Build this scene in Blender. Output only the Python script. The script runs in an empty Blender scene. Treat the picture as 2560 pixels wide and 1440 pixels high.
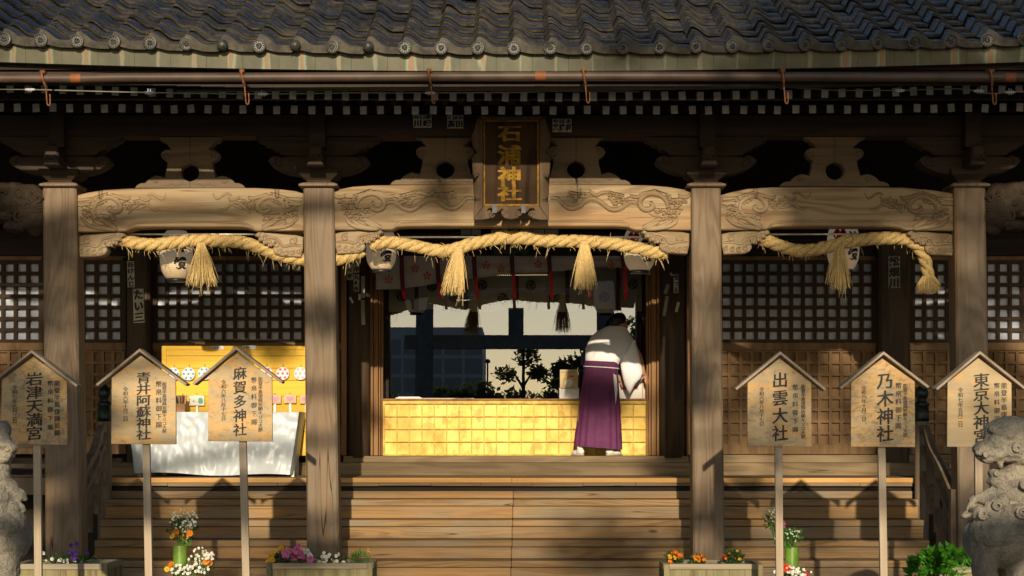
import bpy, bmesh, math, random
from mathutils import Vector, Matrix, noise, Euler
random.seed(7)
PI = math.pi
SC = bpy.context.scene
COL = SC.collection
F = 4600.0      # focal length in photograph pixels; horizon row 1075, eye height 1.6 m
EYE = 1.6

# ---------------------------------------------------------------- camera
cd = bpy.data.cameras.new("camera")
cam = bpy.data.objects.new("camera", cd)
COL.objects.link(cam)
cam.location = (0, 0, EYE)
cam.rotation_euler = (PI / 2, 0, 0)
cd.sensor_width = 36
cd.lens = F / 2560 * 36
cd.shift_y = 355 / 2560
cd.clip_start = 0.1
cd.clip_end = 3000
SC.camera = cam
# ---------------------------------------------------------------- light
SUN_EL = math.radians(15.6)
wd = bpy.data.worlds.new("World")
SC.world = wd
wd.use_nodes = True
nt = wd.node_tree
bg = nt.nodes["Background"]
sky = nt.nodes.new("ShaderNodeTexSky")
sky.sky_type = 'NISHITA'
sky.sun_disc = False
sky.sun_elevation = SUN_EL
sky.sun_rotation = math.radians(180)
sky.dust_density = 0.8
nt.links.new(sky.outputs[0], bg.inputs[0])
bg.inputs[1].default_value = 0.080
ld = bpy.data.lights.new("sun", 'SUN')
ld.energy = 4.5
ld.angle = math.radians(0.5)
ld.color = (1.0, 0.84, 0.62)
sun = bpy.data.objects.new("sun", ld)
COL.objects.link(sun)
sun.location = (0, -20, 30)
sun.rotation_euler = (PI / 2 - SUN_EL, 0, 0)
SC.view_settings.view_transform = 'Standard'
SC.view_settings.look = 'None'
SC.view_settings.exposure = 0.0
SC.view_settings.gamma = 1.0
SC.view_settings.use_curve_mapping = False
SC.cycles.max_bounces = 8
SC.cycles.transparent_max_bounces = 12

# ---------------------------------------------------------------- helpers
def X(px, Y): return (px - 1280) * Y / F
def Z(py, Y): return EYE + (1075 - py) * Y / F
def W(px, py, Y): return Vector((X(px, Y), Y, Z(py, Y)))

class MB:
    def __init__(s): s.v = []; s.f = []; s.m = []
    def add(s, vs, fs, mi=0):
        o = len(s.v); s.v += [tuple(p) for p in vs]
        s.f += [tuple(i + o for i in f) for f in fs]; s.m += [mi] * len(fs); return s
    def box(s, x0, x1, y0, y1, z0, z1, mi=0):
        return s.add([(x0,y0,z0),(x1,y0,z0),(x1,y1,z0),(x0,y1,z0),(x0,y0,z1),(x1,y0,z1),(x1,y1,z1),(x0,y1,z1)],
                     [(0,3,2,1),(4,5,6,7),(0,1,5,4),(1,2,6,5),(2,3,7,6),(3,0,4,7)], mi)
    def hexa(s, a, b, mi=0):    # two quads of four points each
        return s.add(list(a) + list(b), [(0,3,2,1),(4,5,6,7),(0,1,5,4),(1,2,6,5),(2,3,7,6),(3,0,4,7)], mi)
    def bar(s, p, q, w, h, mi=0, up=(0,0,1)):   # square bar from p to q
        p = Vector(p); q = Vector(q); d = (q - p).normalized(); a = d.cross(Vector(up))
        if a.length < 1e-4: a = d.cross(Vector((0, 1, 0)))
        a.normalize(); b = a.cross(d).normalized(); a *= w / 2; b *= h / 2
        return s.hexa([p-a-b, p+a-b, p+a+b, p-a+b], [q-a-b, q+a-b, q+a+b, q-a+b], mi)
    def prism(s, pts, y0, y1, mi=0):
        n = len(pts)
        return s.add([(x, y0, z) for x, z in pts] + [(x, y1, z) for x, z in pts],
                     [tuple(range(n)), tuple(range(2*n-1, n-1, -1))] + [(i, i+n, (i+1) % n + n, (i+1) % n) for i in range(n)], mi)
    def prismb(s, pts, y0, y1, b=0.006, mi=0):  # prism with a bevelled front edge
        n = len(pts); P = [Vector((x, z)) for x, z in pts]
        area = sum(P[i].x*P[(i+1) % n].y - P[(i+1) % n].x*P[i].y for i in range(n)); sg = 1 if area > 0 else -1
        ins = []
        for i in range(n):
            e1 = (P[i] - P[i-1]).normalized(); e2 = (P[(i+1) % n] - P[i]).normalized()
            nn = Vector((-(e1.y + e2.y), e1.x + e2.x)) * sg
            nn = nn.normalized() if nn.length > 1e-5 else Vector((0, 0))
            ins.append(P[i] + nn * b)
        vs = [(p.x, y0, p.y) for p in ins] + [(p.x, y0 + b, p.y) for p in P] + [(p.x, y1, p.y) for p in P]
        fs = [tuple(range(n)), tuple(range(3*n-1, 2*n-1, -1))]
        for k in (0, n):
            fs += [(k+i, k+i+n, k+(i+1) % n + n, k+(i+1) % n) for i in range(n)]
        return s.add(vs, fs, mi)
    def tube(s, path, r, n=8, flat=1.0, mi=0, cap=True):
        P = [Vector(p) for p in path]; m = len(P)
        R = r if isinstance(r, (list, tuple)) else [r] * m
        vs = []; ref = None
        for i in range(m):
            d = (P[min(i+1, m-1)] - P[max(i-1, 0)])
            d = d.normalized() if d.length > 1e-9 else Vector((0, 0, 1))
            if ref is None:
                ref = Vector((0, 1, 0)) if abs(d.y) < .9 else Vector((1, 0, 0))
            a = ref - d * ref.dot(d)
            if a.length < 1e-5: a = d.orthogonal()
            a.normalize(); ref = a; b = d.cross(a)
            for k in range(n):
                t = 2 * PI * k / n
                vs.append(P[i] + a * (R[i] * math.cos(t) * flat) + b * (R[i] * math.sin(t)))
        fs = [(i*n+k, i*n+(k+1) % n, (i+1)*n+(k+1) % n, (i+1)*n+k) for i in range(m-1) for k in range(n)]
        if cap: fs += [tuple(range(n))[::-1], tuple(range((m-1)*n, m*n))]
        return s.add(vs, fs, mi)
    def lathe(s, c, prof, n=24, axis='z', mi=0):
        vs = []
        for r, h in prof:
            for k in range(n):
                t = 2 * PI * k / n
                vs.append((c[0]+r*math.cos(t), c[1]+r*math.sin(t), c[2]+h) if axis == 'z' else (c[0]+r*math.cos(t), c[1]+h, c[2]+r*math.sin(t)))
        m = len(prof)
        fs = [(i*n+k, i*n+(k+1) % n, (i+1)*n+(k+1) % n, (i+1)*n+k) for i in range(m-1) for k in range(n)]
        fs += [tuple(range(n))[::-1], tuple(range((m-1)*n, m*n))]
        return s.add(vs, fs, mi)
    def grid(s, fn, nu, nv, mi=0):
        vs = [fn(i / nu, j / nv) for j in range(nv+1) for i in range(nu+1)]
        return s.add(vs, [(j*(nu+1)+i, j*(nu+1)+i+1, (j+1)*(nu+1)+i+1, (j+1)*(nu+1)+i) for j in range(nv) for i in range(nu)], mi)
    def rings(s, R, mi=0, cap=True):
        n = len(R[0]); vs = [p for r in R for p in r]
        fs = [(i*n+k, i*n+(k+1) % n, (i+1)*n+(k+1) % n, (i+1)*n+k) for i in range(len(R)-1) for k in range(n)]
        if cap: fs += [tuple(range(n))[::-1], tuple(range((len(R)-1)*n, len(R)*n))]
        return s.add(vs, fs, mi)
    def ball(s, c, r, n=10, mi=0, rot=None):
        if not isinstance(r, (tuple, list)): r = (r, r, r)
        vs = []; m = max(4, n * 2 // 3)
        M = rot.to_matrix() if rot else None
        for j in range(1, m):
            a = PI * j / m
            for k in range(n):
                t = 2 * PI * k / n
                p = Vector((r[0]*math.sin(a)*math.cos(t), r[1]*math.sin(a)*math.sin(t), r[2]*math.cos(a)))
                vs.append(p)
        top = len(vs); vs += [Vector((0, 0, r[2])), Vector((0, 0, -r[2]))]
        if M: vs = [M @ p for p in vs]
        c = Vector(c); vs = [p + c for p in vs]
        fs = [(i*n+k, (i+1)*n+k, (i+1)*n+(k+1) % n, i*n+(k+1) % n) for i in range(m-2) for k in range(n)]
        fs += [(top, k, (k+1) % n) for k in range(n)] + [(top+1, (m-2)*n+(k+1) % n, (m-2)*n+k) for k in range(n)]
        return s.add(vs, fs, mi)
    def blade(s, path, w, mi=0):   # thin three-sided straw / stem
        return s.tube(path, [w] * (len(path)-1) + [w*.5], n=3, mi=mi, cap=False)
    def disc(s, c, r, n=20, mi=0):  # flat disc facing the camera side (-Y)
        return s.add([(c[0]+r*math.cos(2*PI*k/n), c[1], c[2]+r*math.sin(2*PI*k/n)) for k in range(n)], [tuple(range(n))], mi)
    def leaf(s, p, d, w, l, mi=0, up=None):
        p = Vector(p); d = Vector(d).normalized(); a = d.orthogonal().normalized()
        a = Matrix.Rotation(random.uniform(0, 2*PI), 3, d) @ a; b = d.cross(a)
        return s.add([p, p + d*l*.5 + a*w/2 + b*l*.06, p + d*l, p + d*l*.5 - a*w/2 + b*l*.06], [(0, 1, 2, 3)], mi)

def build(name, mb, mats, parent=None, smooth=False, bevel=0.0, normals=True):
    if not isinstance(mats, (list, tuple)): mats = [mats]
    me = bpy.data.meshes.new(name)
    off = Vector((0, 0, 0)); p = parent
    while p is not None: off += p.location; p = p.parent
    me.from_pydata([(a-off.x, b-off.y, c-off.z) for a, b, c in mb.v], [], mb.f)
    for m in mats: me.materials.append(m)
    me.polygons.foreach_set("material_index", mb.m)
    if normals:
        bm = bmesh.new(); bm.from_mesh(me); bmesh.ops.recalc_face_normals(bm, faces=bm.faces[:]); bm.to_mesh(me); bm.free()
    if smooth: me.polygons.foreach_set("use_smooth", [True] * len(me.polygons))
    o = bpy.data.objects.new(name, me); COL.objects.link(o)
    if parent is not None: o.parent = parent
    if bevel > 0:
        b = o.modifiers.new("bevel", 'BEVEL'); b.width = bevel; b.segments = 2; b.limit_method = 'ANGLE'; b.angle_limit = math.radians(50)
    return o
def smooth_angle(o, deg=40):
    me = o.data
    me.polygons.foreach_set("use_smooth", [True] * len(me.polygons))
    me.set_sharp_from_angle(angle=math.radians(deg))
    return o
def thing(name, loc, label, cat, group=None):
    o = bpy.data.objects.new(name, None); COL.objects.link(o); o.location = loc; o.empty_display_size = .1
    return tag(o, label, cat, group)
def tag(o, label, cat, group=None):
    o["label"] = label; o["category"] = cat
    if group: o["group"] = group
    return o
def kind(o, k): o["kind"] = k; return o
def copy_tree(o, d, parent=None):
    c = o.copy(); COL.objects.link(c)
    if parent is None: c.location = o.location + Vector(d)
    else: c.parent = parent
    for ch in list(o.children): copy_tree(ch, d, c)
    return c
def remesh(mb, voxel, smooth=2, nz=0.0, nscale=8.0):
    me = bpy.data.meshes.new("tmp"); me.from_pydata(mb.v, [], mb.f)
    bm = bmesh.new(); bm.from_mesh(me); bmesh.ops.recalc_face_normals(bm, faces=bm.faces[:]); bm.to_mesh(me); bm.free()
    o = bpy.data.objects.new("tmp", me); COL.objects.link(o)
    r = o.modifiers.new("r", 'REMESH'); r.mode = 'VOXEL'; r.voxel_size = voxel
    if smooth:
        q = o.modifiers.new("s", 'SMOOTH'); q.factor = .5; q.iterations = smooth
    dg = bpy.context.evaluated_depsgraph_get()
    m2 = bpy.data.meshes.new_from_object(o.evaluated_get(dg))
    out = MB()
    vs = [v.co.copy() for v in m2.vertices]
    if nz:
        ns = [v.normal.copy() for v in m2.vertices]
        vs = [p + n * (nz * (noise.noise(p * nscale) + .5 * noise.noise(p * nscale * 2.7))) for p, n in zip(vs, ns)]
    out.add(vs, [tuple(p.vertices) for p in m2.polygons])
    bpy.data.objects.remove(o); bpy.data.meshes.remove(me); bpy.data.meshes.remove(m2)
    return out
def spline(pts, n=8):
    P = [Vector(p) for p in pts]; P = [P[0]] + P + [P[-1]]; out = []
    for i in range(1, len(P)-2):
        a, b, c, d = P[i-1], P[i], P[i+1], P[i+2]
        for k in range(n):
            t = k / n
            out.append(.5 * ((2*b) + (c-a)*t + (2*a-5*b+4*c-d)*t*t + (3*b-a-3*c+d)*t**3))
    out.append(P[-2]); return out
_glyph = {}
def glyph(ch, bold):
    key = (ch, bold)
    if key not in _glyph:
        c = bpy.data.curves.new('t', 'FONT'); c.body = ch; c.size = 1; c.offset = bold; c.resolution_u = 3
        o = bpy.data.objects.new('t', c); COL.objects.link(o)
        dg = bpy.context.evaluated_depsgraph_get(); m = bpy.data.meshes.new_from_object(o.evaluated_get(dg))
        _glyph[key] = ([(v.co.x - .5, v.co.y - .38) for v in m.vertices], [tuple(p.vertices) for p in m.polygons])
        bpy.data.objects.remove(o); bpy.data.meshes.remove(m); bpy.data.curves.remove(c)
    return _glyph[key]
def char(mb, ch, x, y, z, w, h=None, bold=.012, vert=.03, slant=.08, mi=0, wob=.012, fn=None):
    h = h or w; vs, fs = glyph(ch, bold)
    for k, dx in enumerate((0, -vert, vert) if vert else (0,)):
        pts = []
        for a, b in vs:
            a2 = a + dx + wob * noise.noise(Vector((a*5, b*5, x*9 + z*7)))
            b2 = b + slant * a + wob * noise.noise(Vector((a*5+9, b*5, z*9 + x*5)))
            q = (x + a2*w, y - .0004*k, z + b2*h)
            pts.append(fn(q) if fn else q)
        mb.add(pts, fs, mi)
def column(mb, s, x, y, z0, z1, w, **k):      # vertical writing, first character centred at z0, last at z1
    n = len(s)
    for i, ch in enumerate(s):
        char(mb, ch, x, y, z0 + (z1 - z0) * i / max(1, n-1), w, **k)

# ---------------------------------------------------------------- materials
class T:
    def __init__(s, name):
        s.mat = bpy.data.materials.new(name); s.mat.use_nodes = True; s.t = s.mat.node_tree; s.t.nodes.clear()
        s.out = s.n("ShaderNodeOutputMaterial"); s.p = s.n("ShaderNodeBsdfPrincipled"); s.l(s.p.outputs[0], s.out.inputs[0])
    def n(s, t): return s.t.nodes.new(t)
    def l(s, a, b): s.t.links.new(a, b)
    def set(s, sock, v):
        if hasattr(v, 'is_linked') or isinstance(v, bpy.types.NodeSocket): s.l(v, sock)
        else: sock.default_value = v
    def math(s, op, a, b=0.0, c=None, clamp=False):
        m = s.n("ShaderNodeMath"); m.operation = op; m.use_clamp = clamp; s.set(m.inputs[0], a); s.set(m.inputs[1], b)
        if c is not None: s.set(m.inputs[2], c)
        return m.outputs[0]
    def mix(s, f, a, b, mode='MIX'):
        m = s.n("ShaderNodeMix"); m.data_type = 'RGBA'; m.blend_type = mode; s.set(m.inputs[0], f)
        for i, v in ((6, a), (7, b)): s.set(m.inputs[i], v if isinstance(v, bpy.types.NodeSocket) else (*v[:3], 1))
        return m.outputs[2]
    def coord(s, scale=(1, 1, 1), rnd=True):
        tc = s.n("ShaderNodeTexCoord"); mp = s.n("ShaderNodeMapping"); mp.inputs[3].default_value = scale
        if rnd:
            oi = s.n("ShaderNodeObjectInfo"); va = s.n("ShaderNodeVectorMath"); va.operation = 'MULTIPLY_ADD'
            s.l(oi.outputs["Random"], va.inputs[0]); va.inputs[1].default_value = (37, 23, 51); s.l(tc.outputs["Object"], va.inputs[2]); s.l(va.outputs[0], mp.inputs[0])
        else: s.l(tc.outputs["Object"], mp.inputs[0])
        return mp.outputs[0]
    def noise(s, co, scale=1, detail=3, rough=.5, dist=0):
        n = s.n("ShaderNodeTexNoise"); s.l(co, n.inputs["Vector"]); n.inputs["Scale"].default_value = scale
        n.inputs["Detail"].default_value = detail; n.inputs["Roughness"].default_value = rough; n.inputs["Distortion"].default_value = dist
        return n.outputs[0]
    def ramp(s, f, a, b):
        m = s.n("ShaderNodeMapRange"); s.set(m.inputs[0], f); m.inputs[1].default_value = a; m.inputs[2].default_value = b; m.interpolation_type = 'SMOOTHSTEP'
        return m.outputs[0]
    def bump(s, h, dist=.01, strength=.6):
        b = s.n("ShaderNodeBump"); b.inputs["Strength"].default_value = strength; b.inputs["Distance"].default_value = dist
        s.l(h, b.inputs["Height"]); s.l(b.outputs[0], s.p.inputs["Normal"])
    def fin(s, col, rough=.6, metal=0.0, spec=None):
        s.set(s.p.inputs["Base Color"], col if isinstance(col, bpy.types.NodeSocket) else (*col[:3], 1))
        s.set(s.p.inputs["Roughness"], rough); s.p.inputs["Metallic"].default_value = metal
        if spec is not None: s.p.inputs["Specular IOR Level"].default_value = spec
        return s.mat

def wood(name, base, dark, grey, axis='x', rings=46, k=1.0, wear=.55, rough=.75, spots=False, bump=.004, spec=.3, across=4.0, crack=0.0, heart=None):
    t = T(name)
    al = {'x': 0, 'y': 1, 'z': 2}[axis]
    def st(along, acr): v = [acr]*3; v[al] = along; return tuple(v)
    n1 = t.noise(t.coord(st(.38*k, across*k)), 1, 2, .45, .25)
    ring = t.math('SINE', t.math('MULTIPLY', n1, rings)); ring = t.ramp(ring, -.6, 1)
    fib = t.noise(t.coord(st(3*k, 110*k)), 1, 4, .6)
    fib2 = t.noise(t.coord(st(1.0*k, 28*k)), 1, 3, .6)
    blot = t.noise(t.coord(st(.9*k, 2.6*k)), 1, 4, .6)
    c = t.mix(ring, base, dark)
    c = t.mix(t.math('MULTIPLY', t.ramp(blot, .38, .68), wear), c, grey)
    if heart:
        hb = t.noise(t.coord(st(.22*k, 3.4*k)), 1, 2, .5, .4); c = t.mix(t.math('MULTIPLY', t.ramp(hb, .54, .66), .7), c, heart)
    c = t.mix(t.math('MULTIPLY', t.ramp(fib2, .5, .75), .55), c, dark)
    c = t.mix(t.math('MULTIPLY', t.ramp(fib, .35, .75), .35), c, tuple(x*1.45 for x in base))
    if spots:
        vo = t.n("ShaderNodeTexVoronoi"); vo.feature = 'F1'; t.l(t.coord(st(1.1, 3.1)), vo.inputs["Vector"]); vo.inputs["Scale"].default_value = 1.0
        c = t.mix(t.math('MULTIPLY', t.math('SUBTRACT', 1.0, t.ramp(vo.outputs[0], .035, .07)), .85), c, (.05, .035, .025))
    if crack:
        cn = t.noise(t.coord(st(.16, 7.0)), 1, 2, .4); cr = t.math('SUBTRACT', 1.0, t.ramp(t.math('ABSOLUTE', t.math('SUBTRACT', cn, .5)), .001, .005))
        cr = t.math('MULTIPLY', cr, t.ramp(blot, .48, .56)); c = t.mix(t.math('MULTIPLY', cr, crack), c, (.03, .02, .012))
        st2 = t.ramp(t.noise(t.coord(st(.35, 1.3)), 1, 5, .65), .5, .7); c = t.mix(t.math('MULTIPLY', st2, .28), c, tuple(x*.55 for x in dark))
    h = t.math('ADD', t.math('MULTIPLY', ring, -.3), t.math('ADD', t.math('MULTIPLY', fib, .5), t.math('MULTIPLY', fib2, -.9)))
    t.bump(h, bump, .7)
    return t.fin(c, rough, 0, spec)
def plain(name, col, rough=.6, var=.25, scale=6, metal=0, spec=.4, bump=0, bscale=40, dirt=None):
    t = T(name); n = t.noise(t.coord(), scale, 4, .6)
    c = t.mix(t.ramp(n, .3, .7), tuple(x*(1-var) for x in col), tuple(min(1, x*(1+var)) for x in col))
    if dirt: c = t.mix(t.math('MULTIPLY', t.ramp(t.noise(t.coord(), scale*.4, 5, .65), .5, .72), .8), c, dirt)
    if bump: t.bump(t.noise(t.coord(), bscale, 4, .6), bump, .7)
    return t.fin(c, rough, metal, spec)

M = {}
M['pillar'] = wood('pillar_wood', (.225,.162,.104), (.165,.112,.068), (.225,.186,.136), 'z', 110, across=2.6, crack=.9, heart=(.30,.17,.08))
M['beam'] = wood('beam_wood', (.38,.275,.155), (.24,.15,.072), (.36,.29,.19), 'x', 75, across=2.8, crack=.6, heart=(.40,.23,.105))
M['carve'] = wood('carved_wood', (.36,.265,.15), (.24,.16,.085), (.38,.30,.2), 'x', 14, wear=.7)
M['struct'] = wood('shade_toned_old_wood', (.050,.034,.021), (.030,.020,.012), (.046,.033,.022), 'x', 30)  # old wood darkened further to stand in for shade under the eave
M['carve2'] = wood('shade_toned_carved_wood', (.17,.122,.075), (.11,.075,.044), (.16,.125,.085), 'x', 24)  # darker copy of the carved wood, with eave shade in its colour
M['dark'] = wood('shade_toned_wood', (.026,.018,.012), (.015,.010,.007), (.022,.016,.011), 'x', 30)  # tone lowered so the colour carries the shade of roof and wall
M['darkz'] = wood('dark_post_wood', (.085,.056,.032), (.042,.028,.017), (.07,.05,.034), 'z', 36)  # dark brown wood of the wall posts
M['rafter'] = wood('rafter_wood', (.035,.024,.016), (.02,.014,.01), (.03,.023,.017), 'y', 30)  # rafter tone lowered, painting in the shade below the roof
M['step'] = wood('step_wood', (.32,.195,.085), (.21,.125,.053), (.25,.205,.138), 'x', 80, wear=1.0, spots=True, across=5.0, crack=.8, heart=(.37,.205,.07))
M['sill'] = wood('sill_wood', (.25,.178,.098), (.165,.11,.056), (.225,.18,.11), 'x', 50, crack=.7)
M['newwood'] = wood('fresh_cypress_strip', (.62,.36,.13), (.54,.29,.09), (.6,.36,.14), 'x', 30, wear=.2)
M['frame'] = wood('door_frame_wood', (.30,.165,.07), (.2,.1,.04), (.25,.15,.07), 'z', 30)
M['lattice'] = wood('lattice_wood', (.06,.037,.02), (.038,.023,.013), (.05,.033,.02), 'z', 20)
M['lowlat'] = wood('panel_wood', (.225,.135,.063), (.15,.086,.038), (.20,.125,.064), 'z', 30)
M['rail'] = wood('handrail_wood', (.20,.15,.10), (.12,.085,.055), (.19,.155,.11), 'z', 26)
M['planter'] = wood('planter_wood', (.26,.225,.11), (.15,.115,.05), (.24,.235,.14), 'z', 36, wear=.7)
M['plantrim'] = wood('planter_rim_wood', (.34,.29,.2), (.2,.16,.1), (.33,.3,.22), 'x', 30)
M['post'] = wood('sign_post_wood', (.46,.37,.26), (.38,.29,.19), (.43,.36,.27), 'z', 18, wear=.5)
M['signroof'] = wood('sign_roof_wood', (.37,.30,.225), (.26,.20,.14), (.35,.30,.24), 'y', 18)
M['plaque'] = wood('plaque_wood', (.05,.029,.016), (.022,.013,.008), (.085,.052,.03), 'z', 40, wear=.5, rough=.7, spec=.08)
M['plaqueframe'] = wood('plaque_frame_wood', (.13,.085,.047), (.075,.047,.026), (.12,.085,.052), 'z', 26)
M['white'] = plain('white_paint', (.62,.60,.57), .7, .15, 9, dirt=(.36,.31,.25))
M['paper'] = plain('shoji_paper', (.40,.45,.56), .35, .12, 5, spec=.6)
M['glyph'] = plain('brush_ink', (.022,.022,.024), .6, .3, 30)
M['ink'] = plain('faded_brush_ink', (.028,.026,.026), .7, .3, 40, dirt=(.10,.08,.055))
M['goldpaint'] = plain('gold_paint', (.27,.15,.02), .65, .4, 18, spec=.1)
M['hallblack'] = plain('interior_dark', (.018,.016,.015), .9)  # even near-black colour on every face of the hall box
M['iron'] = plain('rusty_iron', (.25,.10,.04), .7, .4, 30, metal=.3)
M['bronze'] = plain('bronze_cap', (.035,.045,.04), .4, .4, 14, metal=.7)
M['steel'] = plain('galvanised_rod', (.5,.48,.42), .35, .2, 20, metal=.8)
M['pipe'] = plain('brown_pipe', (.085,.055,.038), .5, .25, 4)
M['tape'] = plain('orange_tape', (.25,.08,.025), .6, .2, 9)
M['clip'] = plain('white_plastic', (.6,.62,.66), .4, .1, 9)
M['wire'] = plain('cable_jacket', (.22,.21,.14), .5, .2, 9)
M['hose'] = plain('teal_hose', (.02,.045,.06), .4, .2, 9)
M['red'] = plain('red_cloth', (.52,.018,.022), .75, .2, 20)
M['maroon'] = plain('maroon_cloth', (.10,.012,.03), .8, .2, 20)
M['greycloth'] = plain('grey_curtain_cloth', (.55,.54,.46), .9, .12, 4)
M['crest'] = plain('crest_ink', (.035,.03,.03), .9, .2, 9)
M['whitecloth'] = plain('white_curtain_cloth', (.43,.39,.36), .9, .1, 5)
M['flowerred'] = plain('printed_flower', (.42,.10,.05), .9, .3, 40)
M['yellow'] = wood('yellow_board_wood', (.80,.50,.05), (.74,.44,.04), (.82,.54,.08), 'x', 24, wear=.4, rough=.6)
M['blue'] = plain('blue_dot', (.10,.33,.66), .5, .1)
M['pink'] = plain('pink_dot', (.72,.08,.26), .5, .1)
M['lightpink'] = plain('light_pink_dot', (.82,.42,.50), .5, .1)
M['heart'] = plain('pink_heart', (.85,.33,.47), .5, .08)
M['ema'] = plain('white_tablet', (.82,.80,.76), .5, .04)
M['emawood'] = plain('tablet_wood', (.72,.55,.36), .6, .1, 10)
M['green'] = plain('green_print', (.16,.42,.27), .6, .1)
M['box'] = plain('brown_box', (.34,.17,.06), .6, .2)
M['card'] = plain('white_card', (.78,.76,.72), .6, .05)
M['poster'] = plain('tan_poster', (.55,.42,.2), .6, .1)
M['skin'] = plain('skin', (.48,.25,.15), .55, .1, 20)
M['hair'] = plain('black_hair', (.012,.01,.009), .5, .3, 60, bump=.004, bscale=120)
M['kimono'] = plain('white_kimono_cloth', (.90,.90,.92), .85, .02, 5, bump=.012, bscale=9)
M['hakama'] = plain('purple_hakama_cloth', (.125,.026,.092), .75, .15, 8, bump=.003, bscale=60)
M['sole'] = plain('sole', (.45,.38,.28), .7)
M['glass_tail'] = plain('cap_black', (.02,.02,.02), .4)
M['leaf'] = plain('leaf_green', (.05,.12,.02), .55, .5, 25)
M['leafb'] = plain('bright_leaf', (.07,.26,.02), .5, .5, 25)
M['bamboo'] = plain('green_bamboo', (.15,.27,.03), .38, .3, 6)
M['stem'] = plain('stem_green', (.10,.2,.04), .6, .3)
for nme, c in dict(p_white=(.8,.8,.74), p_yellow=(.85,.52,.03), p_orange=(.85,.25,.015), p_pink=(.72,.2,.42), p_cream=(.9,.62,.22), p_red=(.5,.02,.02), p_purple=(.13,.03,.35)).items():
    M[nme] = plain(nme[2:] + '_petal', c, .6, .15, 40)
M['straw'] = plain('rice_straw', (.62,.44,.17), .7, .25, 60, bump=.004, bscale=150)
def stone_mat():
    t = T('granite'); co = t.coord(rnd=False)
    a = t.noise(co, 5, 5, .6); b = t.noise(co, 90, 3, .7); vo = t.n("ShaderNodeTexVoronoi"); t.l(co, vo.inputs["Vector"]); vo.inputs["Scale"].default_value = 150
    c = t.mix(t.ramp(a, .35, .68), (.48,.425,.33), (.25,.235,.195))
    c = t.mix(t.math('MULTIPLY', t.ramp(b, .5, .72), .75), c, (.09,.085,.07))
    c = t.mix(t.math('MULTIPLY', t.ramp(t.noise(co, 12, 4, .6), .55, .7), .5), c, (.36,.31,.2))
    c = t.mix(t.math('MULTIPLY', t.ramp(vo.outputs[1], .6, .9), .3), c, (.42,.38,.31))
    t.bump(t.math('ADD', b, t.math('MULTIPLY', a, 1.5)), .022, 1.0); return t.fin(c, .9, 0, .2)
M['stone'] = stone_mat()
def tile_mat():
    t = T('glazed_tile'); co = t.coord(rnd=False)
    a = t.noise(co, 4.0, 5, .65); b = t.noise(co, 70, 4, .7); g = t.noise(co, 5, 3, .5)
    lich = t.math('MULTIPLY', t.ramp(t.math('ADD', t.math('MULTIPLY', a, .55), t.math('MULTIPLY', b, .45)), .48, .60), .85)
    c = t.mix(t.ramp(g, .4, .6), (.008,.009,.013), (.024,.020,.016)); c = t.mix(lich, c, (.115,.09,.05))
    t.bump(b, .003, .35)
    r = t.math('ADD', .17, t.math('MULTIPLY', lich, .5)); return t.fin(c, r, 0, 1.0)
M['tile'] = tile_mat()
M['tileedge'] = plain('weathered_tile_edge', (.055,.046,.029), .6, .6, 14, dirt=(.026,.023,.018))
M['tileend'] = plain('weathered_tile_end', (.042,.042,.036), .42, .5, 30, dirt=(.10,.095,.06))
def fascia_mat():
    t = T('copper_fascia'); tc = t.n("ShaderNodeTexCoord"); sx = t.n("ShaderNodeSeparateXYZ"); t.l(tc.outputs["Object"], sx.inputs[0])
    x = t.math('ADD', sx.outputs[0], 0.0); u = t.math('FRACT', t.math('DIVIDE', t.math('ADD', x, 30.0 + .045), .2996))
    co = t.coord((1, 1, .4), rnd=False); w = t.noise(co, 2.2, 2, .5); w2 = t.noise(co, 9, 3, .6)
    d = t.math('ABSOLUTE', t.math('SUBTRACT', t.math('ADD', u, t.math('MULTIPLY', t.math('SUBTRACT', w2, .5), .15)), .5))
    wid = t.math('MULTIPLY', t.ramp(w, .38, .65), .15)
    core = t.math('LESS_THAN', d, t.math('MULTIPLY', wid, .62)); halo = t.ramp(t.math('SUBTRACT', wid, d), -.05, .03)
    c = t.mix(t.ramp(t.noise(co, 5, 4, .6), .35, .7), (.056,.058,.034), (.095,.09,.053))
    c = t.mix(t.math('MULTIPLY', halo, .75), c, (.20,.25,.165)); c = t.mix(t.math('MULTIPLY', core, .8), c, (.19,.095,.05))
    t.bump(w2, .003, .4)
    return t.fin(c, .42, .3, .5)
M['copper'] = fascia_mat()
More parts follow.
